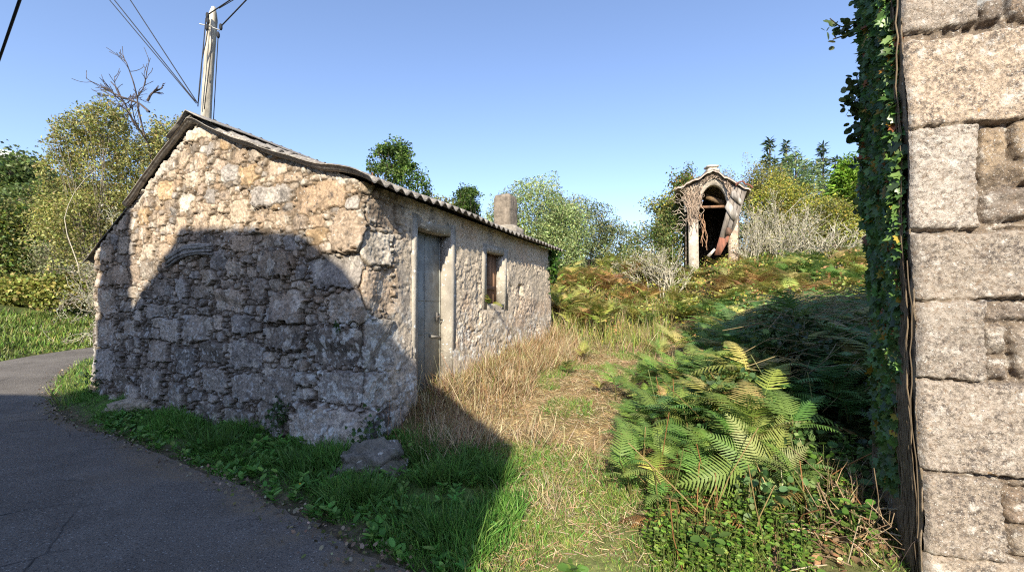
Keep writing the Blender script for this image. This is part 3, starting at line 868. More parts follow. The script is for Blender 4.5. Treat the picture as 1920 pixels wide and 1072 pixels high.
# ------------------------------------------------------------------ the house across the lane, behind the camera (casts the big shade)
def neighbour():
    t = thing('neighbour_house', (-5, -5, 0), 'plastered house across the lane behind the viewpoint', 'house')
    prof = [(-1.32, 0), (-1.32, 4.2), (-1.24, 5.42), (-2.0, 6.15), (-2.75, 6.85), (-3.24, 7.55), (-3.9, 8.15), (-4.9, 8.55), (-6.3, 9.05), (-6.75, 8.72), (-7.8, 8.2), (-8.7, 7.15), (-12.5, 6.95), (-12.5, 0)]
    P = np.array(prof); k = len(P)
    y0, y1 = -4.6, -10.5
    V = np.concatenate([np.column_stack([P[:, 0], np.full(k, y0), P[:, 1]]), np.column_stack([P[:, 0] - .85, np.full(k, y1), P[:, 1]])])
    Q = [[i, (i + 1) % k, (i + 1) % k + k, i + k] for i in range(k)]
    mp = mat_rough('pale_plaster', (.55, .50, .43), 8, .15)
    me = bpy.data.meshes.new('wall'); off = np.array(t.location)
    me.from_pydata([tuple(v) for v in V - off], [], Q + [list(range(k))[::-1], [i + k for i in range(k)]]); me.materials.append(mp)
    put('wall', me, t)
    mb = MB(); mb.box((-8.68, -4.7, 6.4), (.9, 0, 0), (0, -.7, 0), (0, 0, 4.6)); mb.build('chimney', mp, t)
    mb = MB()
    for a, b in [(k_, k_ + 1) for k_ in range(2, 12)]:
        p0, p1 = P[a], P[b]
        mb.box((p0[0], y0 + .0, p0[1] + .004), (p1[0] - p0[0], 0, p1[1] - p0[1]), (-.85, y1 - y0, 0), (0, 0, .03), (.35, .16, .1))
    mb.build('roof', mat_rough('roof_tiles', None, 6, .2), t)
    mg = mat_rough('dark_glass', None, 3, .1, .2)
    for x in (-2.6, -5.2, -7.8):
        mb = MB()
        mb.box((x, y0 + .02, 1.0), (1.0, 0, 0), (0, -.06, 0), (0, 0, 1.3), (.2, .22, .24))
        mb.build('window', mg, t)
neighbour()
# ------------------------------------------------------------------ trees and shrubs beyond
M_leaf = mat_leaf('leaves', .5, .32)
M_bark = mat_rough('bark', None, 14, .35, .95, .8, .02, dark=(.04, .035, .03), dscale=6)
M_twig = mat_rough('lichen_twigs', None, 10, .3, .95, .3, .01)

def branches(mb, r, p, d, L, rad, lvl, maxl, spread, C, anchors, nseg=5, kids=(3, 5), curl=.18, up=.05, ratio=.62, sides=(7, 5, 4, 3), minr=.004):
    pts = [np.array(p, float)]; dd = np.array(d, float)
    for i in range(nseg):
        dd = dd + r.normal(0, curl, 3) + [0, 0, up]
        dd /= np.linalg.norm(dd)
        pts.append(pts[-1] + dd * L / nseg)
    pts = np.array(pts)
    rr = np.maximum(rad * np.linspace(1, .45, len(pts)), minr)
    mb.tube(pts, rr, sides[min(lvl, len(sides) - 1)], C * r.uniform(.8, 1.2), cap=False)
    if lvl >= maxl:
        for q in pts[1:]: anchors.append(q)
        return
    for k in range(r.integers(kids[0], kids[1] + 1)):
        f = r.uniform(.3, 1.0) if lvl else r.uniform(.45, 1.0)
        x = f * nseg; i = min(int(x), nseg - 1)
        q = pts[i] + (pts[i + 1] - pts[i]) * (x - i)
        nd_ = (pts[i + 1] - pts[i]); nd_ = nd_ / np.linalg.norm(nd_)
        side = r.normal(0, 1, 3); side -= side @ nd_ * nd_; side /= np.linalg.norm(side)
        sp = spread * r.uniform(.6, 1.3)
        d2 = nd_ * math.cos(sp) + side * math.sin(sp)
        branches(mb, r, q, d2, L * ratio * r.uniform(.75, 1.2), rad * .55, lvl + 1, maxl, spread, C, anchors, nseg, kids, curl, up, ratio, sides, minr)
    if lvl < maxl:
        for q in pts[-2:]: anchors.append(q)

def tree(name, base, label, cat, seed, Ht, trunk, rad, levels, kids, spread, pal, nleaf, lsize, sig, bark=(.2, .17, .13), group=None, crown_pal_w=None, tV=LEAF_V, width=None, up=.05, curl=.18, ratio=.62, multi=1, lean=(0, 0)):
    """tapered trunk with limbs, a crown of many leaves round the outer twigs"""
    r = np.random.default_rng(seed)
    mb = MB(); anc = []
    for k in range(multi):
        d = np.array([lean[0] + (r.normal(0, .35) if multi > 1 else 0), lean[1] + (r.normal(0, .35) if multi > 1 else 0), 1.0])
        branches(mb, r, (r.normal(0, .12) * (multi > 1), r.normal(0, .12) * (multi > 1), -.15), d / np.linalg.norm(d), trunk * r.uniform(.8, 1.15), rad, 0, levels, spread, np.array(bark), anc, 6, kids, curl, up, ratio)
    A = np.array(anc)
    s = Ht / A[:, 2].max()
    k_ = 1.0
    if width: k_ = width / 2 / np.percentile(np.hypot(A[:, 0], A[:, 1]) * s, 90)
    A = A * s * [k_, k_, 1]
    Vt, Ft, Ct = mb.get(); Vt = Vt * s * [k_, k_, 1]
    t = thing(name, base, label, cat, group)
    mt = mesh_data('trunk', Vt, Ft, M_bark, Ct, True)
    i = r.integers(0, len(A), nleaf)
    Pn = A[i] + r.normal(0, sig, (nleaf, 3)) * [1, 1, .8]
    tone = r.uniform(.72, 1.25, len(A))[i]
    cl = MB(); add_sc(cl, leaves(Pn, lsize, pal, .5, .2, tV, LEAF_F, r=r, clump=tone, w=crown_pal_w))
    mc = cl.data('crown', M_leaf)
    put('trunk', mt, t); put('crown', mc, t)
    return t, mt, mc

def again(tr, loc, rz, sc, label, name=None, cat=None, group=None):
    t = tr[0]
    o = t.copy(); COL.objects.link(o); o.location = loc; o.rotation_euler = (0, 0, rz); o.scale = (sc[0], sc[0], sc[1]); o['label'] = label
    if group: o['group'] = group
    for ch in list(t.children):
        c = ch.copy(); COL.objects.link(c); c.parent = o
    return o

def bush(name, base, label, cat, seed, blobs, n, lsize, pal, group=None, tV=LEAF_V, twig=(.2, .17, .13), ntw=40, gap=.35, w=None, rough=.30):
    """crown filling a few uneven lobes (cx, cy, cz, rx, ry, rz), on its own stems"""
    r = np.random.default_rng(seed)
    t = thing(name, base, label, cat, group)
    P = []; tone = []
    vol = np.array([b[3] * b[4] * b[5] for b in blobs]) ** .67; vol /= vol.sum()
    for b, f in zip(blobs, vol):
        k = int(n * f * 1.7)
        d = rdir(k, .15, r); rad_ = r.uniform(.25, 1, k) ** .45
        nz = fbm(d[:, 0] * 2.2 + b[0], d[:, 1] * 2.2 + b[1], d[:, 2] * 2.2 + b[2], 4, seed)
        rad_ = rad_ * (1 + rough * nz)
        q = d * rad_[:, None] * [b[3], b[4], b[5]] + [b[0], b[1], b[2]]
        cl = fbm(q[:, 0] * 2.6, q[:, 1] * 2.6, q[:, 2] * 2.6, 3, seed + 3)
        keep = cl > -gap + .25 * r.normal(size=k) - .3
        P.append(q[keep]); tone.append(np.clip(1 + .5 * fbm(q[:, 0] * 1.7, q[:, 1] * 1.7, q[:, 2] * 1.7, 3, seed + 9), .5, 1.6)[keep])
    P = np.vstack(P); tone = np.concatenate(tone)
    keep = P[:, 2] > -.2; P, tone = P[keep], tone[keep]
    mb = MB()
    for b in blobs:
        for _ in range(max(4, ntw // len(blobs))):
            e = np.array(b[:3]) + rdir(1, .3, r)[0] * np.array(b[3:]) * r.uniform(.6, 1.05)
            s0 = np.array([r.normal(0, .12), r.normal(0, .12), -.1])
            mid = (s0 + e) / 2 + r.normal(0, .15, 3) * np.linalg.norm(e) * .4 + [0, 0, .1 * np.linalg.norm(e)]
            tt_ = np.linspace(0, 1, 7)[:, None]
            pts = s0 * (1 - tt_) ** 2 + 2 * mid * tt_ * (1 - tt_) + e * tt_ ** 2
            mb.tube(pts, np.linspace(.028, .005, 7) * min(1.0, np.linalg.norm(e) / 4 + .3), 4, np.array(twig) * r.uniform(.7, 1.2), cap=False)
    put('stem', mb.data('stem', M_bark), t)
    cl = MB(); add_sc(cl, leaves(P, lsize, pal, .5, .2, tV, LEAF_F, r=r, clump=tone, w=w))
    put('crown', cl.data('crown', M_leaf), t)
    return t

def dead_shrub(name, base, label, seed, Ht, n, spread, C, leaf=0, pal=None, lean=(0, 0), group=None, lv=3, kids=(3, 5), rad=.035, width=None, curl=.13):
    r = np.random.default_rng(seed)
    mb = MB(); anc = []
    for k in range(n):
        a = r.uniform(0, 2 * np.pi); sp = abs(r.normal(0, spread))
        d = np.array([math.cos(a) * sp + lean[0], math.sin(a) * sp + lean[1], 1.0]); d /= np.linalg.norm(d)
        branches(mb, r, r.normal(0, .15, 3) * [1, 1, 0] - [0, 0, .1], d, Ht * .52 * r.uniform(.7, 1.15), rad, 1, lv, .55, np.array(C), anc, 5, kids, curl, .03, .6, (6, 5, 4, 3), .006)
    t = thing(name, base, label, 'shrub', group)
    A = np.array(anc); V, F, C_ = mb.get()
    sz_ = Ht / A[:, 2].max(); sx_ = (width / 2 / np.percentile(np.hypot(A[:, 0] - A[:, 0].mean(), A[:, 1] - A[:, 1].mean()), 92)) if width else sz_
    put('branches', mesh_data('branches', V * [sx_, sx_, sz_], F, M_twig, C_), t)
    anc = A * [sx_, sx_, sz_]
    if leaf:
        A = np.array(anc); i = r.integers(0, len(A), leaf)
        cl = MB(); add_sc(cl, leaves(A[i] + r.normal(0, .09, (leaf, 3)), .06, pal, .4, .25, r=r))
        put('foliage', cl.data('foliage', M_leaf), t)
    return t

def gnd(x, y): return (x, y, float(H(np.array([x]), np.array([y]))[0]))
def gat(px_, Y): return gnd((px_ - 960) / 800 * Y, Y)

GREEN = [tuple(1.50 * q for q in c) for c in [(.05, .085, .018), (.07, .11, .025), (.04, .07, .02), (.09, .13, .03)]]
OLIVE = [tuple(1.45 * q for q in c) for c in [(.13, .135, .04), (.17, .165, .055), (.10, .11, .035), (.20, .19, .08)]]
YELLOW = [tuple(1.5 * q for q in c) for c in [(.20, .21, .03), (.26, .25, .045), (.15, .18, .03), (.30, .25, .05)]]
PALE = [tuple(1.65 * q for q in c) for c in [(.15, .19, .07), (.19, .23, .09), (.12, .16, .055), (.22, .25, .12)]]
DARK = [tuple(1.30 * q for q in c) for c in [(.03, .055, .018), (.04, .07, .02), (.025, .045, .018)]]
GREYL = [tuple(1.20 * q for q in c) for c in [(.30, .28, .20), (.36, .34, .25), (.24, .23, .14), (.20, .19, .07)]]

# the big lichen covered tree behind the house on the left
b = gat(205, 15.5)
def pxblobs(bx, Y, base, L):
    """crown lobes surveyed as photo pixel centre and radius -> metres from the base"""
    k = Y / 800; out = []
    for x, y, rx_, ry_ in L:
        c = at(x, y, Y); out.append((c[0] - base[0], gr0.normal(0, .35), c[2] - base[2], rx_ * k, rx_ * k * .85, ry_ * k))
    return out
gr0 = np.random.default_rng(2)
OLV = [(.27, .28, .07), (.34, .34, .095), (.20, .22, .055), (.39, .37, .15), (.28, .23, .09)]
bush('willow_tree', b, 'tall olive green tree grey with lichen rising behind the left end of the roof', 'tree', 21,
     pxblobs(205, 15.5, b, [(112, 325, 38, 50), (148, 268, 44, 46), (195, 242, 48, 40), (240, 245, 44, 38), (290, 255, 44, 40), (335, 235, 30, 30), (120, 410, 52, 60), (190, 320, 75, 80), (270, 320, 70, 80), (180, 430, 80, 75), (250, 430, 80, 80), (320, 300, 45, 60)]), 38000, .09, OLV, tV=LEAF_V * [.8, 1.1, 1], gap=.10, ntw=110, twig=(.22, .19, .15), rough=.5)
b2 = gat(285, 14.2)
d_l = dead_shrub('lichen_shrub', b2, 'pale lichen crusted shrub of bare twigs against the back of the left roof slope', 33, 5.0, 22, .6, (.44, .41, .33), 20000, GREYL, (.02, 0), lv=4, kids=(3, 5), rad=.016, width=3.4, curl=.30)
b3 = gat(262, 15.0)
r_ = np.random.default_rng(4)
mb = MB(); anc = []
for (x0, y0), (x1, y1) in (((290, 330), (272, 140)), ((275, 260), (165, 128)), ((280, 210), (215, 140)), ((276, 190), (298, 150))):
    p0, p1 = at(x0, y0, 15.0), at(x1, y1, 15.0)
    L = np.linalg.norm(p1 - p0)
    branches(mb, r_, p0, (p1 - p0) / L, L * .86, .042, 1, 3, .6, np.array([.10, .08, .075]), anc, 7, (5, 7), .12, 0, .40, (5, 5, 4, 3), .010)
p_ = np.array([gnd(b3[0], b3[1]), at(285, 420, 15.0), at(290, 330, 15)])
mb.tube(p_, [.10, .07, .04], 6, (.10, .08, .075))
mb.build('dead_tree', M_bark, None, org=b3); o = bpy.data.objects['dead_tree']
tag(o, 'bare dark dead branches spreading above the olive tree on the left', 'dead tree')
# pale bent bough hanging in front of the foliage
mb = MB(); mb.tube(np.array([at(x, y, 13.6) for x, y in ((182, 318), (160, 335), (140, 360), (128, 385), (121, 410), (126, 440), (137, 470), (146, 495), (150, 520))]), np.linspace(.007, .017, 9), 5, (.46, .41, .32))
mb.build('bough', M_twig, None, org=at(150, 520, 13.6)); tag(bpy.data.objects['bough'], 'thin pale bent bough hanging before the olive tree', 'branch')

# far left: wood on the hillside
rr = np.random.default_rng(44)
wood = [tree('forest_tree', gat(20, 34), 'far left broad green tree on the wooded hillside', 'tree', 51, 6.0, 3.6, .2, 3, (5, 7), .7, [(.16, .21, .065), (.21, .26, .09), (.13, .175, .06)], 11000, .26, .4, (.25, .22, .18), width=5.0),
        tree('forest_tree', gat(85, 30), 'dark leafy tree standing between the far wood and the olive tree', 'tree', 52, 6.6, 3.0, .2, 3, (5, 7), .8, [(.12, .17, .045), (.16, .205, .06), (.09, .135, .04)], 11000, .24, .4, (.2, .17, .14), width=5.0)]
spots = [(-30, 36, 1.0, 'pale trunked forest tree cut by the left edge of the picture'), (48, 38, .95, 'forest tree just right of the broad far left tree'), (5, 44, .8, 'forest tree highest on the wooded skyline under the white dome'), (60, 46, 1.05, 'small forest tree beside the skyline on the left'), (110, 40, .95, 'forest tree behind the top of the dark leafy tree'), (140, 27, .8, 'low forest tree behind the bent pale bough'), (175, 30, .85, 'forest tree glimpsed through the olive tree'), ]
for i, (px_, Y, s_c, lab) in enumerate(spots):
    again(wood[i % 2], gat(px_, Y), rr.uniform(0, 6), (s_c, s_c), lab, group='trees of the left hillside wood')
for w_ in wood: w_[0]['group'] = 'trees of the left hillside wood'
# white dome on the skyline
b = at(8, 308, 75)
V, Fq = lump((0, 0, 0), (1, 1, 1), 16, 0, 1, 1, box=2)
dome = thing('domed_house', tuple(b - [0, 0, 6]), 'white domed roof of a far house above the left wood', 'house')
mb = MB(); mb.add(V * [4.2, 3, 1.3] + b + [0, 0, .9], Fq, None, (.8, .8, .78)); mb.build('dome', mat_rough('white_paint', None, 3, .05, .6), dome, smooth=True)
mb = MB(); mb.box(b - [4.0, 2, 7], (8.0, 0, 0), (0, 4, 0), (0, 0, 7.9), (.16, .17, .2)); mb.build('wall', bpy.data.materials['white_paint'], dome)

# hedge and shrubs on the bank beyond the lane
hb = gat(90, 16.2)
bush('hedge', hb, 'long yellow green vine hedge along the far bank of the lane', 'hedge', 61, [(x, .25 * math.sin(x), .75, 1.0, .6, .62 + .08 * math.sin(3 * x)) for x in np.arange(-5, 3.6, .85)], 15000, .13, [(.24, .26, .06), (.30, .30, .08), (.16, .21, .045), (.33, .28, .09)], ntw=60, tV=LEAF_V * [1.3, 1, 1])
bush('olive_bush', gat(125, 17.5), 'round grey green bush behind the yellow green hedge', 'bush', 62, [(0, 0, 1.7, 1.2, 1.0, 1.3), (.8, .2, 1.5, .9, .8, 1.1)], 7000, .08, [(.25, .25, .13), (.30, .29, .17), (.18, .19, .08)], twig=(.3, .27, .22), ntw=60)
bush('elder_bush', gat(18, 18), 'tall yellow green bush at the left border above the hedge', 'bush', 63, [(-.6, 0, 1.6, 1.5, 1.2, 1.5), (.6, .4, 1.2, 1.0, 1.0, 1.2), (.2, 0, 3.0, .9, .8, .7)], 9000, .13, GREEN + OLIVE + YELLOW[:1])
bush('dark_bush', gat(62, 19.5), 'brownish dark bush between the two yellow green shrubs', 'bush', 64, [(0, 0, 2.2, 1.8, 1.2, 1.7), (-1.0, 0, 1.6, 1.2, 1, 1.4)], 8000, .12, [(.09, .08, .03), (.07, .085, .03), (.13, .11, .04)])
bush('laurel_bush', gat(150, 20), 'deep green bush under the olive tree', 'bush', 65, [(-.8, 0, 2.6, 1.8, 1.4, 1.8), (1.2, .3, 2.2, 1.6, 1.2, 1.7), (.4, 0, 4.0, 1.4, 1.2, 1.2)], 10000, .13, [(.06, .10, .03), (.09, .13, .045), (.045, .08, .03)])

# behind the roof: small holly like tree and its neighbours
hb1 = gat(742, 17)
h1 = (bush('holly_tree', hb1, 'compact deep green tree rising above the middle of the roof', 'tree', 71,
           pxblobs(742, 17, hb1, [(738, 312, 38, 36), (772, 338, 30, 34), (712, 318, 26, 30), (748, 288, 24, 20), (742, 400, 50, 60), (722, 290, 14, 16), (795, 362, 18, 24)]), 17000, .10,
           [(.06, .115, .02), (.09, .16, .028), (.04, .08, .018), (.14, .20, .045)], twig=(.12, .10, .08), gap=-.35, rough=.6),)
again(h1, gat(872, 17.5), 2.0, (.9, .74), 'smaller dark green tree just left of the chimney', group=None)
again(h1, gat(800, 18.5), 4.0, (.9, .72), 'low green treetop between the compact tree and the chimney')
bush('willow_bush', gat(835, 19), 'yellowish low shrub top peeping over the eave', 'bush', 66, [(0, 0, 4.4, 1.6, 1.2, 1.6)], 4000, .12, OLIVE)
bush('laurel_tree', gat(1000, 20), 'rounded pale green tree immediately right of the chimney', 'tree', 72, [(0, 0, 4.2, 1.75, 1.5, 2.15), (1.5, .3, 3.6, 1.5, 1.3, 1.6), (-1.4, .2, 3.4, 1.5, 1.3, 1.7), (.5, -.2, 2.4, 2.2, 1.5, 1.6)], 22000, .11, PALE, tV=LEAF_V * [.7, 1.2, 1])
bush('laurel_tree', gat(1088, 22), 'lower pale green tree sloping down from the rounded one', 'tree', 73, [(0, 0, 2.9, 1.9, 1.5, 1.7), (1.6, .2, 2.1, 1.5, 1.2, 1.4), (-1.3, 0, 3.4, 1.3, 1, 1.4)], 12000, .11, [(.17, .22, .09), (.22, .26, .12), (.13, .17, .07), (.26, .25, .12)], tV=LEAF_V * [.7, 1.2, 1])

# pines along the skyline
def pine(name, base, label, seed, Ht, w, n, pal, group=None, droop=.15, ls=.3):
    r = np.random.default_rng(seed)
    t = thing(name, base, label, 'pine tree', group)
    mb = MB(); mb.tube(np.array([[0, 0, -.3], [.05, 0, Ht * .5], [0, 0, Ht]]), [.02 * Ht, .012 * Ht, .003 * Ht], 6, (.12, .095, .08))
    P, Dn = [], []
    z = Ht * .12
    while z < Ht * .98:
        L = w * (1 - z / Ht) ** .8 * r.uniform(.75, 1.15) + .04
        for k in range(r.integers(4, 7)):
            a = r.uniform(0, 2 * np.pi); dv = np.array([math.cos(a), math.sin(a), .22])
            e = np.array([0, 0, z]) + dv * L
            mb.tube(np.array([[0, 0, z], e]), [.006 * Ht * (1 - z / Ht) + .008, .005], 3, (.12, .095, .08), cap=False)
            m_ = max(7, int(n * (L / w) ** .6 / 60))
            f = r.uniform(.25, 1.05, m_)[:, None]
            P.append(np.array([0, 0, z]) + dv * L * f + r.normal(0, .07 * w + .03, (m_, 3))); Dn.append(np.tile(dv + [0, 0, -droop], (m_, 1)))
        z += Ht * r.uniform(.035, .06)
    P, Dn = np.vstack(P), np.vstack(Dn)
    put('trunk', mb.data('trunk', M_bark), t)
    cl = MB(); add_sc(cl, leaves(P, ls, pal, .4, .25, LEAF_V * [.45, 1, 1], LEAF_F, dirs=Dn, r=r))
    put('crown', cl.data('crown', M_leaf), t)
    return t
PINE = [tuple(1.25 * q for q in c) for c in [(.035, .06, .025), (.05, .08, .03), (.03, .05, .025), (.065, .095, .04)]]
PINEP = [tuple(1.8 * q for q in c) for c in [(.10, .14, .06), (.13, .17, .075), (.08, .115, .045)]]
pn = pine('pine_tree', gat(1133, 62), 'tallest small dark pine on the skyline right of the pale trees', 81, 11.2, 1.5, 1000, PINE, 'pines on the far skyline', ls=.75)
def apine(px_, Y, h_, lab, grp, src=None, wsc=1.0):
    src = src or pn
    o = src.copy(); COL.objects.link(o); b = gat(px_, Y); o.location = b; o['label'] = lab; o['group'] = grp
    s = h_ ; o.scale = (s * wsc, s * wsc, s); o.rotation_euler = (0, 0, rr.uniform(0, 6))
    for ch in list(src.children):
        c = ch.copy(); COL.objects.link(c); c.parent = o
    return o
for px_, Y, h_, lab in ((1098, 60, .72, 'small skyline pine nearest the pale green trees'), (1112, 66, .7, 'short skyline pine left of the tallest one'), (1150, 64, .74, 'skyline pine right of the tallest one'), (1162, 60, .86, 'pointed skyline pine in the middle of the gap'), (1172, 66, .78, 'slim skyline pine by the grey shrub'), (1188, 60, .66, 'low skyline pine above the grey shrub'), (1200, 63, .72, 'last skyline pine before the granary thicket'), (1125, 70, .62, 'faint skyline pine behind the tallest one'), (1178, 72, .7, 'faint skyline pine behind the slim one')):
    apine(px_, Y, h_, lab, 'pines on the far skyline')
p2 = pine('tall_pine_tree', gat(1443, 38), 'dark slim pine standing highest right of the granary', 82, 12.2, 1.15, 1500, PINE, 'tall pines behind the granary', ls=.5)
for px_, Y, h_, lab, wq_ in ((1474, 40, 1.02, 'second tall dark pine right of the granary', 1), (1543, 40, 1.0, 'dark pine just left of the bright green cypress', 1), (1455, 44, .86, 'short dark pine between the two tallest', 1.3), (1566, 44, .98, 'dark pine top behind the cypress', 1.2), (1622, 42, 1.0, 'dark pine close to the ivy wall', 1.2)):
    apine(px_, Y, h_, lab, 'tall pines behind the granary', p2, wq_)
p3 = pine('young_pine_tree', gat(1492, 34), 'wide grey green young pine between the dark pines', 83, 9.8, 2.9, 3000, PINEP, 'grey green pines behind the granary', ls=.42)
for px_, Y, h_, lab in ((1522, 36, .98, 'grey green pine left of the bright cypress'), (1465, 33, .86, 'low grey green pine behind the yellow shrubs'), (1410, 40, .9, 'grey green pine behind the granary roof'), (1600, 38, 1.0, 'grey green pine behind the bright cypress')):
    apine(px_, Y, h_, lab, 'grey green pines behind the granary', p3)
CYP = [tuple(1.4 * q for q in c) for c in [(.12, .21, .02), (.16, .27, .03), (.09, .16, .018), (.20, .30, .05)]]
pine('cypress_tree', gat(1592, 17), 'bright green feathery cypress beside the ivy wall', 84, 4.1, 1.3, 9000, CYP, None, .45, .22)
pine('cypress_tree', gat(1632, 15.5), 'lower bright green cypress half hidden by the ivy', 85, 3.2, 1.3, 7000, [(.16, .23, .03), (.22, .29, .05), (.12, .18, .025)], None, .45, .2)

# thicket round the granary
tree('oak_sapling', gat(1262, 17), 'sparse yellowing tree left of the granary', 'tree', 91, 3.7, 1.8, .07, 3, (4, 6), .6, YELLOW + OLIVE + DARK, 9000, .09, .2, (.22, .19, .15), up=.04, width=2.3)
tree('oak_sapling', gat(1290, 19), 'leafy green and russet treetop behind the granary roof', 'tree', 92, 4.9, 3.0, .08, 3, (4, 6), .4, GREEN + [(.22, .17, .03), (.28, .16, .03)], 6000, .11, .18, (.22, .19, .15), up=.1, width=1.3)
tree('birch_sapling', gat(1395, 18), 'thin twiggy tree with sparse leaves above the right roof edge', 'tree', 93, 4.5, 2.4, .06, 4, (3, 5), .45, OLIVE, 4500, .07, .15, (.30, .27, .22), up=.06, multi=2, width=1.8)
for px_, Y, s_, h_, n_, lab, ln_, lf, wd_ in ((1222, 14.5, 101, 1.7, 10, 'low grey lichen shrub at the left of the granary', (-.1, 0), 2500, 1.7), (1185, 15.5, 102, 1.3, 9, 'small grey brown shrub on the bank top under the skyline pines', (0, 0), 2000, 1.3), (1248, 13.6, 103, 1.7, 9, 'pale twiggy shrub leaning against the left side of the granary', (.1, 0), 500, 1.3),
                                     (1450, 15.4, 104, 2.9, 16, 'tall pale lichen shrub fanning out right of the granary', (.12, 0), 5000, 2.4), (1470, 14.2, 105, 2.2, 15, 'grey fan of bare branches right of the tall lichen shrub', (.45, 0), 1600, 2.3), (1500, 13.2, 106, 1.35, 14, 'low spreading grey branches above the shaded mound', (.75, 0), 1500, 2.4), (1412, 14.6, 107, 2.6, 10, 'pale bare stems close to the right granary post', (.06, 0), 600, 1.2)):
    dead_shrub('lichen_shrub', gat(px_, Y), lab, s_, h_, n_, .38, (.46, .42, .33), lf, GREYL + OLIVE, ln_, rad=.022, lv=3, kids=(4, 6), width=wd_)
bush('broom_bush', gat(1500, 17), 'yellow green bush right of the pale lichen shrubs', 'bush', 111, [(0, 0, 1.6, 1.3, 1.0, 1.5), (-.9, .2, 2.1, 1.0, .9, 1.2), (.9, .2, 1.2, 1, .9, 1.1)], 12000, .08, YELLOW + [(.12, .14, .03)])
bush('broom_bush', gat(1552, 15.5), 'golden olive bush below the bright cypress', 'bush', 112, [(0, 0, 1.3, 1.1, .9, 1.3), (.8, .2, 1.0, .9, .8, 1.0)], 11000, .075, YELLOW + OLIVE)
bush('broom_bush', gat(1440, 18), 'tall olive bush behind the pale lichen shrub', 'bush', 113, [(0, 0, 2.6, 1.2, 1.0, 1.7), (.7, .2, 1.5, 1.2, .9, 1.3)], 9000, .08, OLIVE + YELLOW)
bush('bramble_bush', gat(1225, 16.5), 'dark green bush at the left foot of the granary thicket', 'bush', 114, [(0, 0, .9, 1.3, 1.0, 1.2), (.9, .2, 1.6, .9, .8, 1.2)], 8000, .08, GREEN + OLIVE)
# ------------------------------------------------------------------ stone granary on the bank
GY = 15.0
DV = np.array([.36, .933, 0.0]); GC = at(1338, 420, GY)
def G(px_, py_, dy=0.0):
    r_ = at(px_, py_, 1.0) - [0, 0, EYE]
    q = r_ * ((GC - [0, 0, EYE]) @ DV / (r_ @ DV)) + [0, 0, EYE]
    return q + DV * dy
XV = np.array([.933, -.36, 0.0])
gb0 = gat(1338, GY)
gran = thing('granary', tuple(gb0), 'derelict stone granary with arched opening and broken hanging door on the bank', 'granary')
M_gst = mat_rough('granary_stone', None, 7, .25, .95, .8, .015, dark=(.16, .13, .11), dscale=5, dlo=.52, dhi=.7, speck=(.68, .64, .57), sscale=9, slo=.6, shi=.7)
ST = np.array([.43, .375, .31])
def slab(name, quad, depth, C, mat=M_gst, parent=gran):
    """photo outline (list of px) given its real thickness, going back"""
    mb = MB(); P0 = np.array([G(*q) for q in quad]); k = len(P0); P1 = P0 + DV * depth
    V = np.vstack([P0, P1]); Q = [[i, (i + 1) % k, (i + 1) % k + k, i + k] for i in range(k)]
    o = wpart(name, V, [np.array(Q), np.array([list(range(k))[::-1]]), np.array([[i + k for i in range(k)]])], mat, parent, np.tile(np.asarray(C, float), (2 * k, 1)))
    return o
slab('post', [(1291, 395), (1309, 396), (1311, 540), (1292, 540)], .34, ST * 1.12)
slab('post', [(1367, 397), (1384, 395), (1384, 540), (1366, 540)], .34, ST * [1.0, .88, .80])
# arched front panel
mb = MB()
cx, cy, ra, rb = 1338.5, 386, 25.5, 40
th = np.linspace(np.pi, 0, 19)
inn = [(cx + ra * math.cos(t_), cy - rb * math.sin(t_)) for t_ in th]
outl = []
for x, y in inn:
    # ray to the gable outline
    k = (x - (cx - ra)) / (2 * ra)
    outl.append(None)
top_ = [(1282, 362), (1282, 356), (1290, 350), (1298, 346), (1306, 341.5), (1313, 338), (1319, 334.5), (1325, 331), (1331, 328), (1336, 326), (1341, 328), (1347, 331), (1353, 334), (1359, 337), (1366, 341), (1373, 345), (1381, 349), (1390, 354), (1390, 362)]
inn = [(1309, 397)] + inn + [(1367, 397)]; top_ = [(1283, 397)] + top_ + [(1390, 397)]
V = np.array([G(*q) for q in inn] + [G(*q) for q in top_]); k = len(inn)
V = np.vstack([V + DV * .02, V + DV * .26])
i = np.arange(k - 1)
Q = np.concatenate([np.stack([i, i + 1, i + k + 1, i + k], 1), np.stack([i + 1, i, i + 2 * k, i + 2 * k + 1], 1), np.stack([i + k, i + k + 1, i + 3 * k + 1, i + 3 * k], 1)])
wpart('arch_panel', V, Q[:, ::-1], M_gst, gran, np.tile(ST, (len(V), 1)))
# roof: two tiled slopes with rough edge, running back
mb = MB()
LB = 4.2
r_ = np.random.default_rng(14)
for (xa, ya), (xb, yb) in (((1266, 357), (1336, 319)), ((1406, 357), (1336, 319))):
    A, Bp = G(xa, ya, -.22), G(xb, yb, -.22)
    nu, nv_ = 14, 20
    u = np.linspace(0, 1, nu)[:, None, None]; v = np.linspace(0, 1, nv_)[None, :, None]
    P = A * (1 - u) + Bp * u + v * DV * LB
    P = P + np.array([0, 0, 1]) * (.03 * np.sin(np.linspace(0, nv_ * 2.2, nv_))[None, :, None] + .025 * r_.normal(size=(nu, nv_, 1)) - .015 * np.sin(np.pi * u))
    P = P.reshape(-1, 3); f = grid_faces(nu, nv_)
    m_ = len(P); ring = list(range(nv_)) + [i * nv_ + nv_ - 1 for i in range(1, nu)] + [(nu - 1) * nv_ + j for j in range(nv_ - 2, -1, -1)] + [i * nv_ for i in range(nu - 2, 0, -1)]
    rim = [[a, b, b + m_, a + m_] for a, b in zip(ring, ring[1:] + ring[:1])]
    mb.add(np.vstack([P, P - [0, 0, .07]]), np.vstack([f, f[:, ::-1] + m_, np.array(rim)]), None, np.array([.40, .33, .28]))
groof = mb.build('roof', M_gst, gran)
V, Fq = lump((0, 0, 0), (1, 1, 1), 16, .05, 2, 3, box=7)
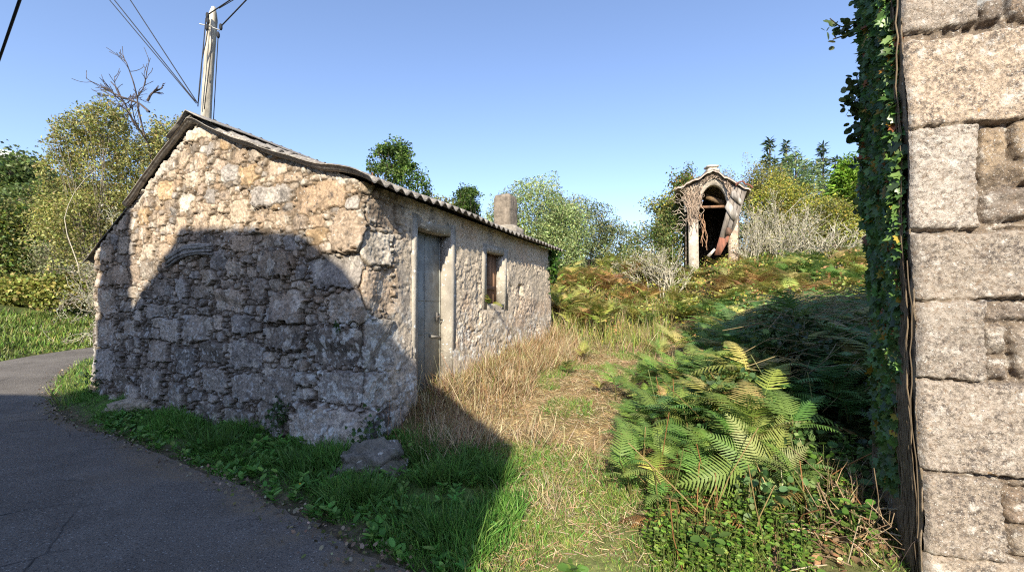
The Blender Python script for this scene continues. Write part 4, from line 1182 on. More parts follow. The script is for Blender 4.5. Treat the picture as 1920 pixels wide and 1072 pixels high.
mb = MB(); mb.add(V * [.21, .19, .10] + G(1335, 322, .1), Fq, None, ST); mb.add(V * [.15, .14, .12] + G(1334, 318, .1), Fq, None, ST * 1.1); mb.add(V * [.21, .19, .035] + G(1334, 312.5, .1), Fq, None, ST * 1.2)
mb.build('finial', M_gst, groof)
# slatted side walls, floor, back wall
for sx in (1287, 1387):
    mb = MB()
    zt, zb = 5.90, 3.0
    for j in range(16):
        z0 = zb + j * (zt - zb) / 16
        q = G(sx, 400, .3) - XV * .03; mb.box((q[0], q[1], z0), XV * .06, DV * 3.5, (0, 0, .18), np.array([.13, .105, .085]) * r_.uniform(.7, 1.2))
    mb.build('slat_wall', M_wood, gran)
mb = MB(); q0, q1 = G(1287, 400), G(1387, 400)
ww_ = q1 - q0; ww_[2] = 0; qb = q0 + DV * 3.8
nb_ = 9
for j_ in range(nb_):
    a_ = j_ / nb_; m_ = 1 - abs((a_ + .5 / nb_) * 2 - 1)
    o_ = qb + ww_ * a_
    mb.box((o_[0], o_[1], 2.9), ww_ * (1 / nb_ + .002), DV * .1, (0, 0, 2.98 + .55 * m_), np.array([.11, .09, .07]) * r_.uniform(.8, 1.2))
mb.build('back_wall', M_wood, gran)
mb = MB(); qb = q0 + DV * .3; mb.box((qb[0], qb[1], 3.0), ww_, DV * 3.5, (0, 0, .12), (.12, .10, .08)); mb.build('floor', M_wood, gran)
mb = MB(); a, b = G(1309, 385.5, .3), G(1368, 383.5, .3); mb.tube(np.array([a, (a + b) / 2, b]), .055, 6, (.22, .125, .075)); mb.build('crossbeam', M_wood, gran)
mb = MB(); a, b = G(1326, 357, .5), G(1366, 372, .5); mb.box(a, b - a, (0, .15, 0), (0, 0, -.16), (.20, .13, .07)); mb.build('fallen_rafter', M_wood, gran)
# broken door leaning out of the opening
def plank(name, quad, dy, depth, C, parent):
    P0 = np.array([G(x, y, dy) for x, y in quad]); k = len(P0)
    V = np.vstack([P0, P0 + DV * depth]); Q = [[i, (i + 1) % k, (i + 1) % k + k, i + k] for i in range(k)]
    return wpart(name, V, [np.array(Q), np.array([list(range(k))[::-1]]), np.array([[i + k for i in range(k)]])], M_wood, parent, np.tile(np.asarray(C, float), (2 * k, 1)))
gd = plank('door', [(1383, 353), (1391, 354), (1366, 447), (1358, 449)], -.12, .05, (.30, .265, .235), gran)
plank('board', [(1373, 352), (1382, 353), (1357, 449), (1348, 447)], -.125, .05, (.25, .215, .185), gd)
plank('board', [(1392, 354), (1400, 357), (1379, 424), (1368, 442)], -.13, .05, (.22, .19, .165), gd)
gd['label'] = 'broken grey and rust red plank door hanging askew'
plank('lower_plank', [(1348, 446), (1358, 448), (1368, 440), (1364, 454), (1350, 479), (1339, 479)], -.15, .05, (.27, .11, .07), gd)
plank('batten', [(1371, 362), (1377, 360), (1391, 381), (1388, 387), (1376, 377), (1368, 369)], -.19, .06, (.40, .36, .32), gd)
plank('batten', [(1358, 391), (1364, 378), (1381, 398), (1382, 405), (1376, 416), (1370, 410)], -.19, .06, (.42, .38, .34), gd)
plank('hinge_block', [(1361, 429), (1366, 428), (1372, 434), (1369, 443), (1360, 441)], -.2, .06, (.14, .085, .06), gd)
plank('loose_plank', [(1325, 480), (1338, 467), (1341, 470), (1329, 484)], -.25, .04, (.52, .47, .41), gd)
# rusty iron hoop at the right of the eave
mb = MB(); t_ = np.linspace(0, np.pi, 12)
mb.tube(np.array([G(1393 + 15 * -math.cos(q), 352 - 8 * math.sin(q) + (5 if math.cos(q) < 0 else 0), -.25) for q in t_]), .03, 5, (.19, .075, .05)); mb.build('iron_hoop', M_wood, groof)
# dead vines over the left post
mb = MB()
for k in range(70):
    x = r_.uniform(1277, 1320); y = r_.uniform(345, 370); P = []
    sd_ = r_.normal(0, .6)
    tx = 1299 + r_.normal(0, 7)
    L = r_.integers(6, 15)
    for j in range(L):
        P.append(G(x, y, -.03 - abs(r_.normal(0, .04))))
        x += (tx - x) * .18 + r_.normal(0, 2.2); y += r_.uniform(2.5, 7.5)
    mb.tube(np.array(P), r_.uniform(.006, .016), 4, np.array([.33, .25, .19]) * r_.uniform(.35, 1.4), cap=False)
for k in range(34):    # along the arch and gable
    t0 = r_.uniform(.05, .8); P = []
    for j in range(9):
        t1 = t0 + j * .05
        rr_ = 1 + r_.uniform(.05, .55)
        P.append(G(cx + ra * rr_ * -math.cos(t1 * np.pi), cy - 5 - (rb + 4) * (1 + (rr_ - 1) * .5) * math.sin(t1 * np.pi), -.04 - abs(r_.normal(0, .04))))
    mb.tube(np.array(P), r_.uniform(.006, .016), 4, np.array([.36, .28, .22]) * r_.uniform(.35, 1.4), cap=False)
for k in range(18):    # sprays sticking out to the left
    x, y = r_.uniform(1276, 1295), r_.uniform(355, 440); P = [G(x, y, -.1)]
    for j in range(5):
        x -= r_.uniform(2, 6); y += r_.normal(0, 4); P.append(G(x, y, -.1 + r_.normal(0, .06)))
    mb.tube(np.array(P), .009, 4, np.array([.42, .35, .28]) * r_.uniform(.7, 1.2), cap=False)
for k in range(5):    # hanging loops beside the post
    x = 1311 + r_.uniform(0, 5); y = 402 + r_.uniform(0, 10); P = []
    for j in range(9):
        P.append(G(x + 6 * math.sin(j * (.3 + .13 * k) + 2 * k) * r_.uniform(.5, 1) + (6 if j > 1 else 0), y, -.05)); y += r_.uniform(5, 9)
    mb.tube(np.array(P), .008, 4, np.array([.42, .25, .15]) * r_.uniform(.8, 1.2), cap=False)
v = mb.build('dead_vine', M_twig, None, org=gb0); tag(v, 'tangled dry vine climbing the left post and arch of the granary', 'vine')

# ------------------------------------------------------------------ pole and wires
PY = 10.0
pole = thing('utility_pole', tuple(gat(375, PY)), 'leaning weathered wooden utility pole behind the roof ridge', 'utility pole')
k = 60; tq = np.linspace(0, 1, k)
p0, p1 = np.array(gat(374, PY)), at(399.5, 14, PY); p0 = np.array([p0[0] - .15, p0[1], p0[2] - .3])
axis = p0 + (p1 - p0) * tq[:, None] + np.stack([.03 * np.sin(tq * 7), 0 * tq, 0 * tq], 1)
rad = .122 - .024 * tq; rad[-1] = .04; rad[-2] = .075; rad[-3] = .10
mb = MB(); mb.tube(axis, rad, 20, (.47, .42, .34)); V, F_, C_ = mb.get()
a_ = np.arctan2(V[:, 1] - p0[1], V[:, 0] - np.interp(V[:, 2], axis[:, 2], axis[:, 0]))
groove = fbm(a_ * 5, V[:, 2] * .5, 0, 3, 91)
V[:, :2] += (.012 * groove)[:, None] * np.stack([np.cos(a_), np.sin(a_)], 1)
C_ = C_ * (1 + .35 * groove[:, None])
wpart('shaft', V, F_, M_wood, pole, np.clip(C_, .02, .9), True)
mb = MB(); mb.tube(np.array([at(374, 45, PY - .2), at(394, 50, PY - .17), at(412, 57, PY - .2)]), .012, 6, (.45, .44, .42)); mb.build('crossbar', M_rust, pole)
for x, y in ((389, 30), (390, 40), (388, 52), (414, 51), (409, 66)):
    mb = MB(); c_ = at(x, y, PY - .22)
    mb.tube(np.array([c_ + [0, 0, -.07], c_ + [0, 0, -.03], c_ + [0, 0, .03], c_ + [0, 0, .07]]), [.02, .035, .035, .02], 8, (.03, .03, .033)); mb.build('insulator', M_rust, pole)
mb = MB()
for pts in (((386, 34), (381, 90), (377, 130), (374, 160), (371, 200)), ((391, 45), (386, 80), (379, 110), (376, 150), (372, 190)), ((396, 50), (397, 80), (393, 120), (388, 160), (383, 205))):
    mb.tube(np.array([at(x, y, PY - .22) for x, y in pts]), .011, 5, (.035, .035, .04))
for j in range(0):
    y = 44 + j * 24; c_ = (axis[np.argmin(abs(axis[:, 2] - at(0, y, PY)[2]))]); a = np.linspace(0, 2 * np.pi, 14)
    mb.tube(np.stack([c_[0] + .165 * np.cos(a), c_[1] + .165 * np.sin(a), np.full(14, c_[2]) + .05 * np.cos(a)], 1), .008, 4, (.05, .05, .05))
mb.build('pole_cable', M_rust, pole)
def wire(P, r, lab, n=24, sag=.0, grp='overhead wires at the wooden pole', name='overhead_wire'):
    P = np.array(P, float); t = np.linspace(0, 1, n)[:, None]
    Q = P[0] * (1 - t) + P[-1] * t; Q[:, 2] -= (sag * 4 * t * (1 - t))[:, 0]
    mb = MB(); mb.tube(Q, r, 5, (.03, .03, .035)); o = mb.build(name, M_rust, None, org=P[0]); tag(o, lab, 'wire', grp); return o
def ray(x, y, z):   # point above the lane at a given height
    Y = (z - EYE) * 800 / (580 - y); return at(x, y, Y)
wire([at(368, 194, PY - .1), at(205, 0, 10.6) + (at(205, 0, 10.6) - at(368, 194, PY - .1)) * 1.5], .011, 'outermost of three wires running from the roof ridge to the upper left', sag=.0)
wire([at(366, 190, PY - .1), at(214, 0, 10.6) + (at(214, 0, 10.6) - at(366, 190, PY - .1)) * 1.5], .012, 'middle of three wires running from the roof ridge to the upper left')
wire([at(370, 193, PY - .1), at(244, 0, 10.6) + (at(244, 0, 10.6) - at(370, 193, PY - .1)) * 1.5], .012, 'innermost of three wires running from the roof ridge to the upper left')
wire([at(391, 27, PY - .2), at(432, 0, PY - .6) * 1 + (at(432, 0, PY - .6) - at(391, 27, PY - .2)) * 4], .013, 'upper wire leaving the pole top to the right')
wire([at(411, 16, PY - .1), at(438, 0, PY - .5) + (at(438, 0, PY - .5) - at(411, 16, PY - .1)) * 4], .009, 'short thin wire just below the upper one at the pole top')
wire([at(414, 50, PY - .2), at(462, 0, PY - .7) + (at(462, 0, PY - .7) - at(414, 50, PY - .2)) * 4], .014, 'lower wire leaving the black insulator to the upper right')
wire([at(409, 68, PY - .2), at(400, 230, PY + .2)], .010, 'right one of two cables hanging straight down beside the pole')
wire([at(394, 140, PY - .1), at(391, 230, PY + .2)], .009, 'left one of two cables hanging straight down beside the pole')
a_w, b_w = at(37, 0, 1.9), at(0, 107, 2.3)
ww = wire([a_w + (a_w - b_w) * 3, b_w + (b_w - a_w) * 1.0], .006, 'thick twisted black cable crossing the upper left corner', grp=None, n=60)
ww.data.materials[0] = M_rust
# ------------------------------------------------------------------ grass, bracken, brambles
gr = np.random.default_rng(77)
M_grass = mat_leaf('grass_blades', .5, .33)
M_straw = mat_leaf('dry_stalks', .75, .12, .15)
BL = np.array([[-.5, 0, 0], [.5, 0, 0], [-.42, .38, .03], [.42, .38, .03], [-.28, .74, .13], [.28, .74, .13], [0, 1, .28]], float)
BLF = [np.array([[0, 1, 3, 2], [2, 3, 5, 4]]), np.array([[4, 5, 6]])]
ST_V = np.array([[-.5, 0, 0], [.5, 0, 0], [.35, 1, 0], [-.35, 1, 0]], float); ST_F = np.array([[0, 1, 2, 3]])

def sample(n, x0, x1, y0, y1, cond, cull=True):
    X, Y = [], []
    tot = 0
    while tot < n:
        x = gr.uniform(x0, x1, 60000); y = gr.uniform(y0, y1, 60000)
        W, q = wq(x, y)
        m = cond(x, y, W, q)
        if cull: m &= (np.abs(x) < 1.24 * y + .3) & (y > 1.6)
        X.append(x[m]); Y.append(y[m]); tot += m.sum()
        if len(X) > 60: break
    x = np.concatenate(X)[:n]; y = np.concatenate(Y)[:n]
    return x, y, H(x, y)

def blades(x, y, z, h, wd, pal, lean=.35, var=.22, w=None, mb=None, dirs=None, tone=None):
    n = len(x); P = np.stack([x, y, z - .01], 1)
    D = np.stack([gr.normal(0, lean, n), gr.normal(0, lean, n), np.ones(n)], 1) if dirs is None else dirs
    Nn = rdir(n, 0, gr)
    S = np.stack([np.full(n, 1.0) * wd * gr.uniform(.7, 1.4, n), h, h], 1)
    C = pick(pal, n, var, w, gr)
    if tone is not None: C = C * tone[:, None]
    add_sc(mb, scatter(BL, BLF, P, D, Nn, S, C, np.array([.7, .7, .9, .9, 1.05, 1.05, 1.1])))

def stalks(P, D, L, wd, pal, mb, var=.2):
    n = len(P)
    add_sc(mb, scatter(ST_V, ST_F, P, D, rdir(n, .4, gr), np.stack([np.full(n, 1.0) * wd, L, L], 1), pick(pal, n, var, None, gr)))

def stuff(mb, name, mat, label, cat):
    o = mb.build(name, mat); tag(o, label, cat, kind='stuff'); return o

LUSH = [(.11, .27, .045), (.15, .33, .06), (.09, .21, .035), (.20, .34, .075)]
LIGHT = [(.22, .31, .06), (.28, .35, .08), (.17, .27, .05), (.33, .33, .12)]
DRY = [(.40, .30, .17), (.48, .38, .23), (.31, .22, .12), (.55, .45, .29)]
BROWN = [(.22, .13, .06), (.28, .17, .08), (.17, .10, .05)]

def sroad(x, y): return sdist(RIN, x, y)
# lush verge before the gable
mb = MB()
def c_verge(x, y, W, q):
    s = sroad(x, y); nb = .12 * fbm(x * 2, y * 2, 0, 3, 5)
    return (s > .03 + .1 * np.abs(fbm(x * 5, y * 5, 0, 3, 6))) & (q < np.where(W < .1, -.03, .42 + nb)) & (x < -.12 + nb * 1.5 + .06 * (y - 3)) & (W > -6.6) & (fbm(x * 3.5, y * 3.5, 2, 3, 7) > -.55)
x, y, z = sample(32000, -8, 1, 1.8, 9, c_verge)
s = sroad(x, y); W, q = wq(x, y)
tuft = np.clip(.65 + .9 * fbm(x * 2.8, y * 2.8, 0, 3, 8), .3, 1.7)
h = (.045 + .10 * ss(.05, .55, s)) * tuft * gr.uniform(.6, 1.35, len(x)) * (1 + .35 * ss(-2, 1, W))
blades(x, y, z, h, .0075, LUSH, .45, .25, mb=mb, tone=np.clip(1 + .35 * fbm(x * 1.7, y * 1.7, 4, 3, 12), .6, 1.5))
# big tussocks
for k in range(34):
    cx_, cy_, cz_ = [float(v[0]) for v in sample(1, -4, .2, 2.2, 5.4, lambda x, y, W, q: c_verge(x, y, W, q) & (sroad(x, y) > .3))]
    m_ = 110; a = gr.uniform(0, 2 * np.pi, m_); rr2 = abs(gr.normal(0, .07, m_)); sp = gr.uniform(.2, 1.0, m_)
    D = np.stack([np.cos(a) * sp, np.sin(a) * sp, np.ones(m_)], 1)
    xx, yy = cx_ + rr2 * np.cos(a), cy_ + rr2 * np.sin(a)
    blades(xx, yy, H(xx, yy), gr.uniform(.14, .33, m_) * gr.uniform(.7, 1.1), .009, [(.075, .16, .03), (.10, .20, .04)], .4, .18, mb=mb, dirs=D)
# sunny tongue of verge at the left corner
x, y, z = sample(9000, -14, -5.5, 5.5, 14, lambda x, y, W, q: (sroad(x, y) > .02) & (W < -5.9) & ((W < -6.2) | (q < -.02)) & (q < 5))
blades(x, y, z, gr.uniform(.08, .26, len(x)), .012, LUSH + LIGHT + LIGHT, .4, .2, mb=mb)
# pale short grass at the mouth of the path
c_pale = lambda x, y, W, q: (sroad(x, y) > .02) & (x > -.3 + .1 * fbm(x * 3, y * 3, 0, 2, 4)) & (q < 0.2 + .8 * fbm(x * 1.5, y * 1.5, 0, 3, 19)) & (W < 4.6) & (fbm(x * 2.2, y * 2.2, 3, 3, 18) > -.8)
x, y, z = sample(32000, -.6, 3.2, 1.6, 5.2, c_pale)
blades(x, y, z, gr.uniform(.03, .11, len(x)) * np.clip(.8 + .7 * fbm(x * 3, y * 3, 0, 3, 8), .3, 1.6), .0065, LIGHT + LIGHT + LIGHT + DRY[:1] + LUSH, .5, .22, mb=mb)
# grassy far bank of the lane
def sout(x, y): return -sdist(ROUT, x, y)
x, y, z = sample(20000, -30, -8, 6, 26, lambda x, y, W, q: (sout(x, y) > .05) & (sout(x, y) < 4.5))
so = sout(x, y)
blades(x, y, z, gr.uniform(.08, .24, len(x)) * (.5 + .5 * ss(.05, .9, so)), .03, [(.15, .23, .04), (.20, .27, .055), (.11, .19, .035), (.26, .25, .09)], .4, .2, mb=mb, tone=np.clip(1 + .5 * fbm(x * .9, y * .9, 0, 3, 3), .5, 1.5))
# sparse green blades along the path
c_path = lambda x, y, W, q: (W > .2) & (W < 3.0 + .07 * q) & (q > -.7) & (q < 8.5) & (sroad(x, y) > .3) & (x > -.25)
x, y, z = sample(26000, -2, 6, 3, 13, lambda x, y, W, q: c_path(x, y, W, q) & (fbm(x * 1.6, y * 1.6, 6, 3, 28) > -.12 + .34 * ss(1.1, .5, np.abs(W - 1.9 - .04 * q))))
blades(x, y, z, gr.uniform(.03, .12, len(x)), .008, LIGHT + LUSH + DRY[:1] + LIGHT, .5, .2, mb=mb)
stuff(mb, 'grass', M_grass, 'fresh green grass on the verges of the lane and along the path', 'grass')

# cut straw on the path
mb = MB()
x, y, z = sample(52000, -2, 6.5, 2.6, 13, lambda x, y, W, q: c_path(x, y, W, q) | ((sroad(x, y) > .1) & (x > -.2) & (q > -2.2) & (q < .4) & (W < 3.6) & (fbm(x * 2, y * 2, 1, 3, 23) > -.1)))
n_ = len(x); D = rdir(n_, 0, gr); D[:, 2] = gr.uniform(-.02, .45, n_) ** 1
L = gr.uniform(.02, .11, n_)
stalks(np.stack([x, y, z + gr.uniform(.0, .03, n_)], 1), D, L, .0042, DRY + DRY + BROWN + [(.30, .27, .10)], mb)
stuff(mb, 'straw', M_straw, 'mown straw littering the path that climbs between the houses', 'straw')

# tall dry grass against the plastered wall
mb = MB()
c_dry = lambda x, y, W, q: (W > .04) & (W < 1.02 + .35 * fbm(x * 1.4, y * 1.4, 0, 3, 33)) & (q > .15 + .5 * ss(1.2, .2, W) * 0) & (q < 5.9)
x, y, z = sample(13000, -2, 3.5, 4.2, 11, c_dry)
W, q = wq(x, y)
h = gr.uniform(.12, .50, len(x)) * np.clip(.75 + 1.1 * fbm(x * 2.4, y * 2.4, 0, 3, 34), .15, 1.6) * ss(1.7, .5, W)
h = .62 * h * (.6 + .5 * ss(.3, 1.0, q)) * (1 - .4 * ss(1.9, 1.0, np.abs(q - 1.35) * 3))
blades(x, y, z, h + .05, .0065, DRY + BROWN + BROWN + DRY + [(.20, .22, .06)] * 2, .60, .2, mb=mb)
x, y, z = sample(900, -2, 3.5, 4.2, 11, c_dry)
stalks(np.stack([x, y, z], 1), np.stack([gr.normal(0, .3, len(x)), gr.normal(0, .3, len(x)), np.ones(len(x))], 1), gr.uniform(.25, .6, len(x)), .0045, DRY + BROWN, mb)
# straw tufts elsewhere: path mouth, foot of the bank
for (x0, y0, k_, h_) in ((.28, 3.55, 150, .2), (.75, 4.3, 100, .2), (2.1, 2.75, 160, .3), (1.9, 3.2, 120, .3), (2.35, 6.8, 200, .4), (1.1, 8.8, 300, .45), (.3, 4.75, 200, .28), (-.35, 4.7, 260, .36), (-.7, 4.6, 260, .36)):
    xx = x0 + gr.normal(0, .14, k_); yy = y0 + gr.normal(0, .16, k_)
    blades(xx, yy, H(xx, yy), gr.uniform(.5, 1.2, k_) * h_, .006, DRY, .5, .2, mb=mb)
stuff(mb, 'dry_grass', M_straw, 'tall bleached dry grass growing against the plastered wall', 'grass')

# ---- fern fronds
def frond(npair, pinnules, W=.40, seed=0):
    r = np.random.default_rng(seed)
    V, Q = [], []
    def quad(a, d, s, l, wd):
        """a: base, d: direction, s: side, diamond leaflet"""
        k = len(V)
        V.extend([a, a + d * l * .45 - s * wd, a + d * l, a + d * l * .45 + s * wd]); Q.append([k, k + 3, k + 2, k + 1])
    def rp(t): return np.array([0, .93 * t - .06 * t * t, .30 * t - .52 * t * t])
    ts = np.linspace(.10, .97, npair)
    for t in ts:
        c = rp(t); tan = rp(t + .01) - rp(t - .01); tan /= np.linalg.norm(tan)
        l = W * (1 - t) ** .75 * min(1, .35 + t / .22) * r.uniform(.9, 1.1) + .012
        for sd in (-1, 1):
            d = np.array([sd * .88, 0, -.10 + .06 * r.normal()]) + tan * .45; d /= np.linalg.norm(d)
            nrm = np.cross(d, tan) * sd; s_ = np.cross(nrm, d); s_ /= np.linalg.norm(s_) + 1e-9
            if pinnules:
                ng = 7; sp_ = .87 / npair; k = len(V)
                for g_ in range(ng):
                    u = g_ / (ng - 1); wd = sp_ * .36 * (1 - u) ** .6 * (1.0 if g_ % 2 else .62) * min(1, l / .10 + .3) + .0012
                    b = c + d * l * u + np.array([0, 0, -.16 * l * u * u]) + tan * .10 * l * u * u
                    V.extend([b - s_ * wd, b + s_ * wd])
                for g_ in range(ng - 1): Q.append([k + 2 * g_, k + 2 * g_ + 1, k + 2 * g_ + 3, k + 2 * g_ + 2])
            else:
                m = c + d * l * .55 + np.array([0, 0, -.01])
                wd = .065 * l + .005
                k = len(V)
                e = c + d * l + np.array([0, 0, -.10 * l])
                V.extend([c - s_ * wd * .7, c + s_ * wd * .7, m + s_ * wd, m - s_ * wd, e]); Q.append([k, k + 1, k + 2, k + 3]); Q.append([k + 3, k + 2, k + 4, k + 4])
    # rachis
    for t0, t1 in zip(np.linspace(0, .9, 6), np.linspace(.18, 1, 6)):
        a, b = rp(t0), rp(min(t1, 1)); k = len(V)
        V.extend([a + [-.008, 0, 0], a + [.008, 0, 0], b + [.005, 0, 0], b + [-.005, 0, 0]]); Q.append([k, k + 1, k + 2, k + 3])
    V = np.array(V); Q = np.array(Q)
    tri = Q[Q[:, 2] == Q[:, 3]][:, [0, 1, 2]] if False else None
    return V, Q
def clean(V, Q):
    d = Q[:, 2] == Q[:, 3]
    return [Q[~d]] + ([np.column_stack([Q[d][:, 0], Q[d][:, 1], Q[d][:, 2]])] if d.any() else [])
FRD = [frond(18, 11, .34, s_) for s_ in (1, 2)]
FRS = [frond(12, 0, .36, s_) for s_ in (3, 4)]
FRM = [frond(15, 6, .33, s_) for s_ in (5, 6)]

def fern_plant(mb, base, hgt, nf, L, pal, fr, r, tilt=(.35, 1.3), w=None, stemC=(.16, .15, .05), aim=None):
    """bracken: an upright stem with arching fronds in tiers"""
    base = np.array(base, float); lean = np.array([r.normal(0, .16), r.normal(0, .16), 1.0])
    top = base + lean * hgt
    mb.tube(np.array([base - [0, 0, .05], base + lean * hgt * .5 + r.normal(0, .02, 3), top]), [.007, .006, .004], 4, np.array(stemC) * r.uniform(.8, 1.2), cap=False)
    a0 = r.uniform(0, 2 * np.pi)
    P, D, Nn, S_ = [], [], [], []
    for k in range(nf):
        a = a0 + k * 2.4 + r.normal(0, .25)
        if aim is not None and k < 2: a = aim + r.normal(0, .5)
        up = r.uniform(*tilt); f = r.uniform(.55, 1.0) if k else 1.0
        P.append(base + lean * hgt * f); d = np.array([math.cos(a), math.sin(a), up]); D.append(d)
        Nn.append([-math.cos(a) * up, -math.sin(a) * up, 1.0]); S_.append(L * r.uniform(.75, 1.15) * (.75 + .25 * f))
    P, D, Nn, S_ = map(np.array, (P, D, Nn, S_))
    C = pick(pal, len(P), .15, w, r)
    V, Q = fr[r.integers(len(fr))]
    add_sc(mb, scatter(V, clean(V, Q), P, D, Nn, S_, C))

FERN = [(.155, .25, .055), (.20, .29, .07), (.12, .21, .045)]
FERNY = [(.36, .36, .09), (.42, .40, .12), (.27, .33, .07), (.46, .38, .14)]
FERNB = [(.40, .24, .09), (.46, .29, .12), (.33, .18, .07)]
FERND = [(.12, .23, .065), (.15, .27, .075), (.10, .19, .055)]

# bracken covering the bank between the house end, path and granary
mb = MB()
c_bank = lambda x, y, W, q: (((q > 6.6 + .35 * np.abs(W - 2.2) * 0) & (W > -5) & (W < 10) & (q < 14.5)) | ((W > 2.75 + .08 * q + .3 * fbm(x * 1.1, y * 1.1, 0, 3, 44)) & (q > 4.4) & (W < 9))) & ~((np.abs(W - 1.9 - .05 * q) < .8) & (q < 8.2)) & (fbm(x * 1.3, y * 1.3, 3, 3, 46) > -.75)
x, y, z = sample(640, -3, 15, 8, 19, c_bank)
W, q = wq(x, y); brown = fbm(x * .55, y * .55, 2, 3, 45)
for i in range(len(x)):
    b_ = brown[i] + gr.normal(0, .18)
    left = W[i] < 1.2
    pal = FERNB if b_ > .7 else (FERNY if b_ > (-.35 if left else -.05) else FERN)
    fern_plant(mb, (x[i], y[i], z[i]), gr.uniform(.25, .75) * (1.2 if left else .55), gr.integers(6, 10), gr.uniform(.45, .8), pal, FRS, gr)
stuff(mb, 'bracken', M_leaf, 'mass of yellow green and russet bracken covering the bank up to the granary', 'bracken')
# low brambles and leaves through the bank
mb = MB()
x, y, z = sample(30000, -3, 15, 8, 19, c_bank)
n_ = len(x); up_ = gr.uniform(0, .55, n_) * np.clip(.7 + fbm(x * 1.1, y * 1.1, 1, 3, 47), .1, 1.5)
rus = (fbm(x * .8, y * .8, 9, 3, 48) > .3)
C1 = leaves(np.stack([x, y, z + up_], 1), .075, YELLOW + FERN + FERNY, .8, .25, r=gr)
add_sc(mb, C1)
x, y, z = sample(4500, -3, 15, 8, 19, lambda x, y, W, q: c_bank(x, y, W, q) & (fbm(x * .8, y * .8, 9, 3, 48) > .18))
add_sc(mb, leaves(np.stack([x, y, z + gr.uniform(0, .6, len(x))], 1), .08, FERNB + [(.33, .22, .09)], .8, .25, r=gr))
# tall pale grass stems on the left part of the bank
x, y, z = sample(2600, -1, 6, 9, 15, lambda x, y, W, q: (q > 6) & (q < 11) & (W > -1.5) & (W < 2.5))
blades(x, y, z, gr.uniform(.3, .7, len(x)), .013, FERNY + DRY + LIGHT, .25, .2, mb=mb)
stuff(mb, 'undergrowth', M_leaf, 'low leafy undergrowth and grass stems among the bracken on the bank', 'undergrowth')

# shaded mound on the right: dark ferns, brambles and broken pale stems
mb = MB()
c_mound = lambda x, y, W, q: (W > 3.15 + .10 * q + .25 * fbm(x * 1.2, y * 1.2, 0, 3, 54)) & (q > .6) & (q < 6.5) & (W < 10) & (x < .87 * y + .2)
x, y, z = sample(240, 1.5, 9, 3.2, 11, c_mound)
for i in range(len(x)):
    fern_plant(mb, (x[i], y[i], z[i]), gr.uniform(.1, .4), gr.integers(5, 9), gr.uniform(.35, .65), FERND if gr.random() < .8 else FERNY, FRM if y[i] < 6.5 else FRS, gr, tilt=(.1, .9), aim=1.57 if i % 2 else None)
x, y, z = sample(16000, 1.5, 9, 2.6, 11, lambda x, y, W, q: (W > 3.4) & (q > -.8) & (q < 6.5) & (x < .87 * y + .2))
add_sc(mb, leaves(np.stack([x, y, z + gr.uniform(.02, .38, len(x)) * np.clip(.8 + fbm(x * 1.5, y * 1.5, 0, 3, 55), .1, 1.5)], 1), .055, [(.10, .18, .055), (.14, .23, .07), (.08, .14, .05), (.19, .25, .09)], .9, .25, ROUND_V, ROUND_F, r=gr))
x, y, z = sample(480, 2, 9, 3.2, 10, lambda x, y, W, q: (W > 3.6) & (q > .8) & (q < 6) & (x < .87 * y + .2) & (x / y > .62))
n_ = len(x)
az = gr.normal(.15, .5, n_) + np.where(gr.random(n_) < .5, 0, np.pi)
for i in range(n_):
    L = gr.uniform(.3, .9); d = np.array([math.cos(az[i]), math.sin(az[i]) * .6, gr.uniform(-.15, .2)])
    p0 = np.array([x[i], y[i], z[i] + gr.uniform(.2, .5)])
    mb.tube(np.array([p0, p0 + d * L * .5 + [0, 0, .05], p0 + d * L - [0, 0, .08]]), .0042, 3, np.array([.40, .32, .17]) * gr.uniform(.5, 1.3), cap=False)
stuff(mb, 'mound_undergrowth', M_leaf, 'dark ferns, brambles and broken pale stems heaped on the shaded mound by the ivy wall', 'undergrowth')

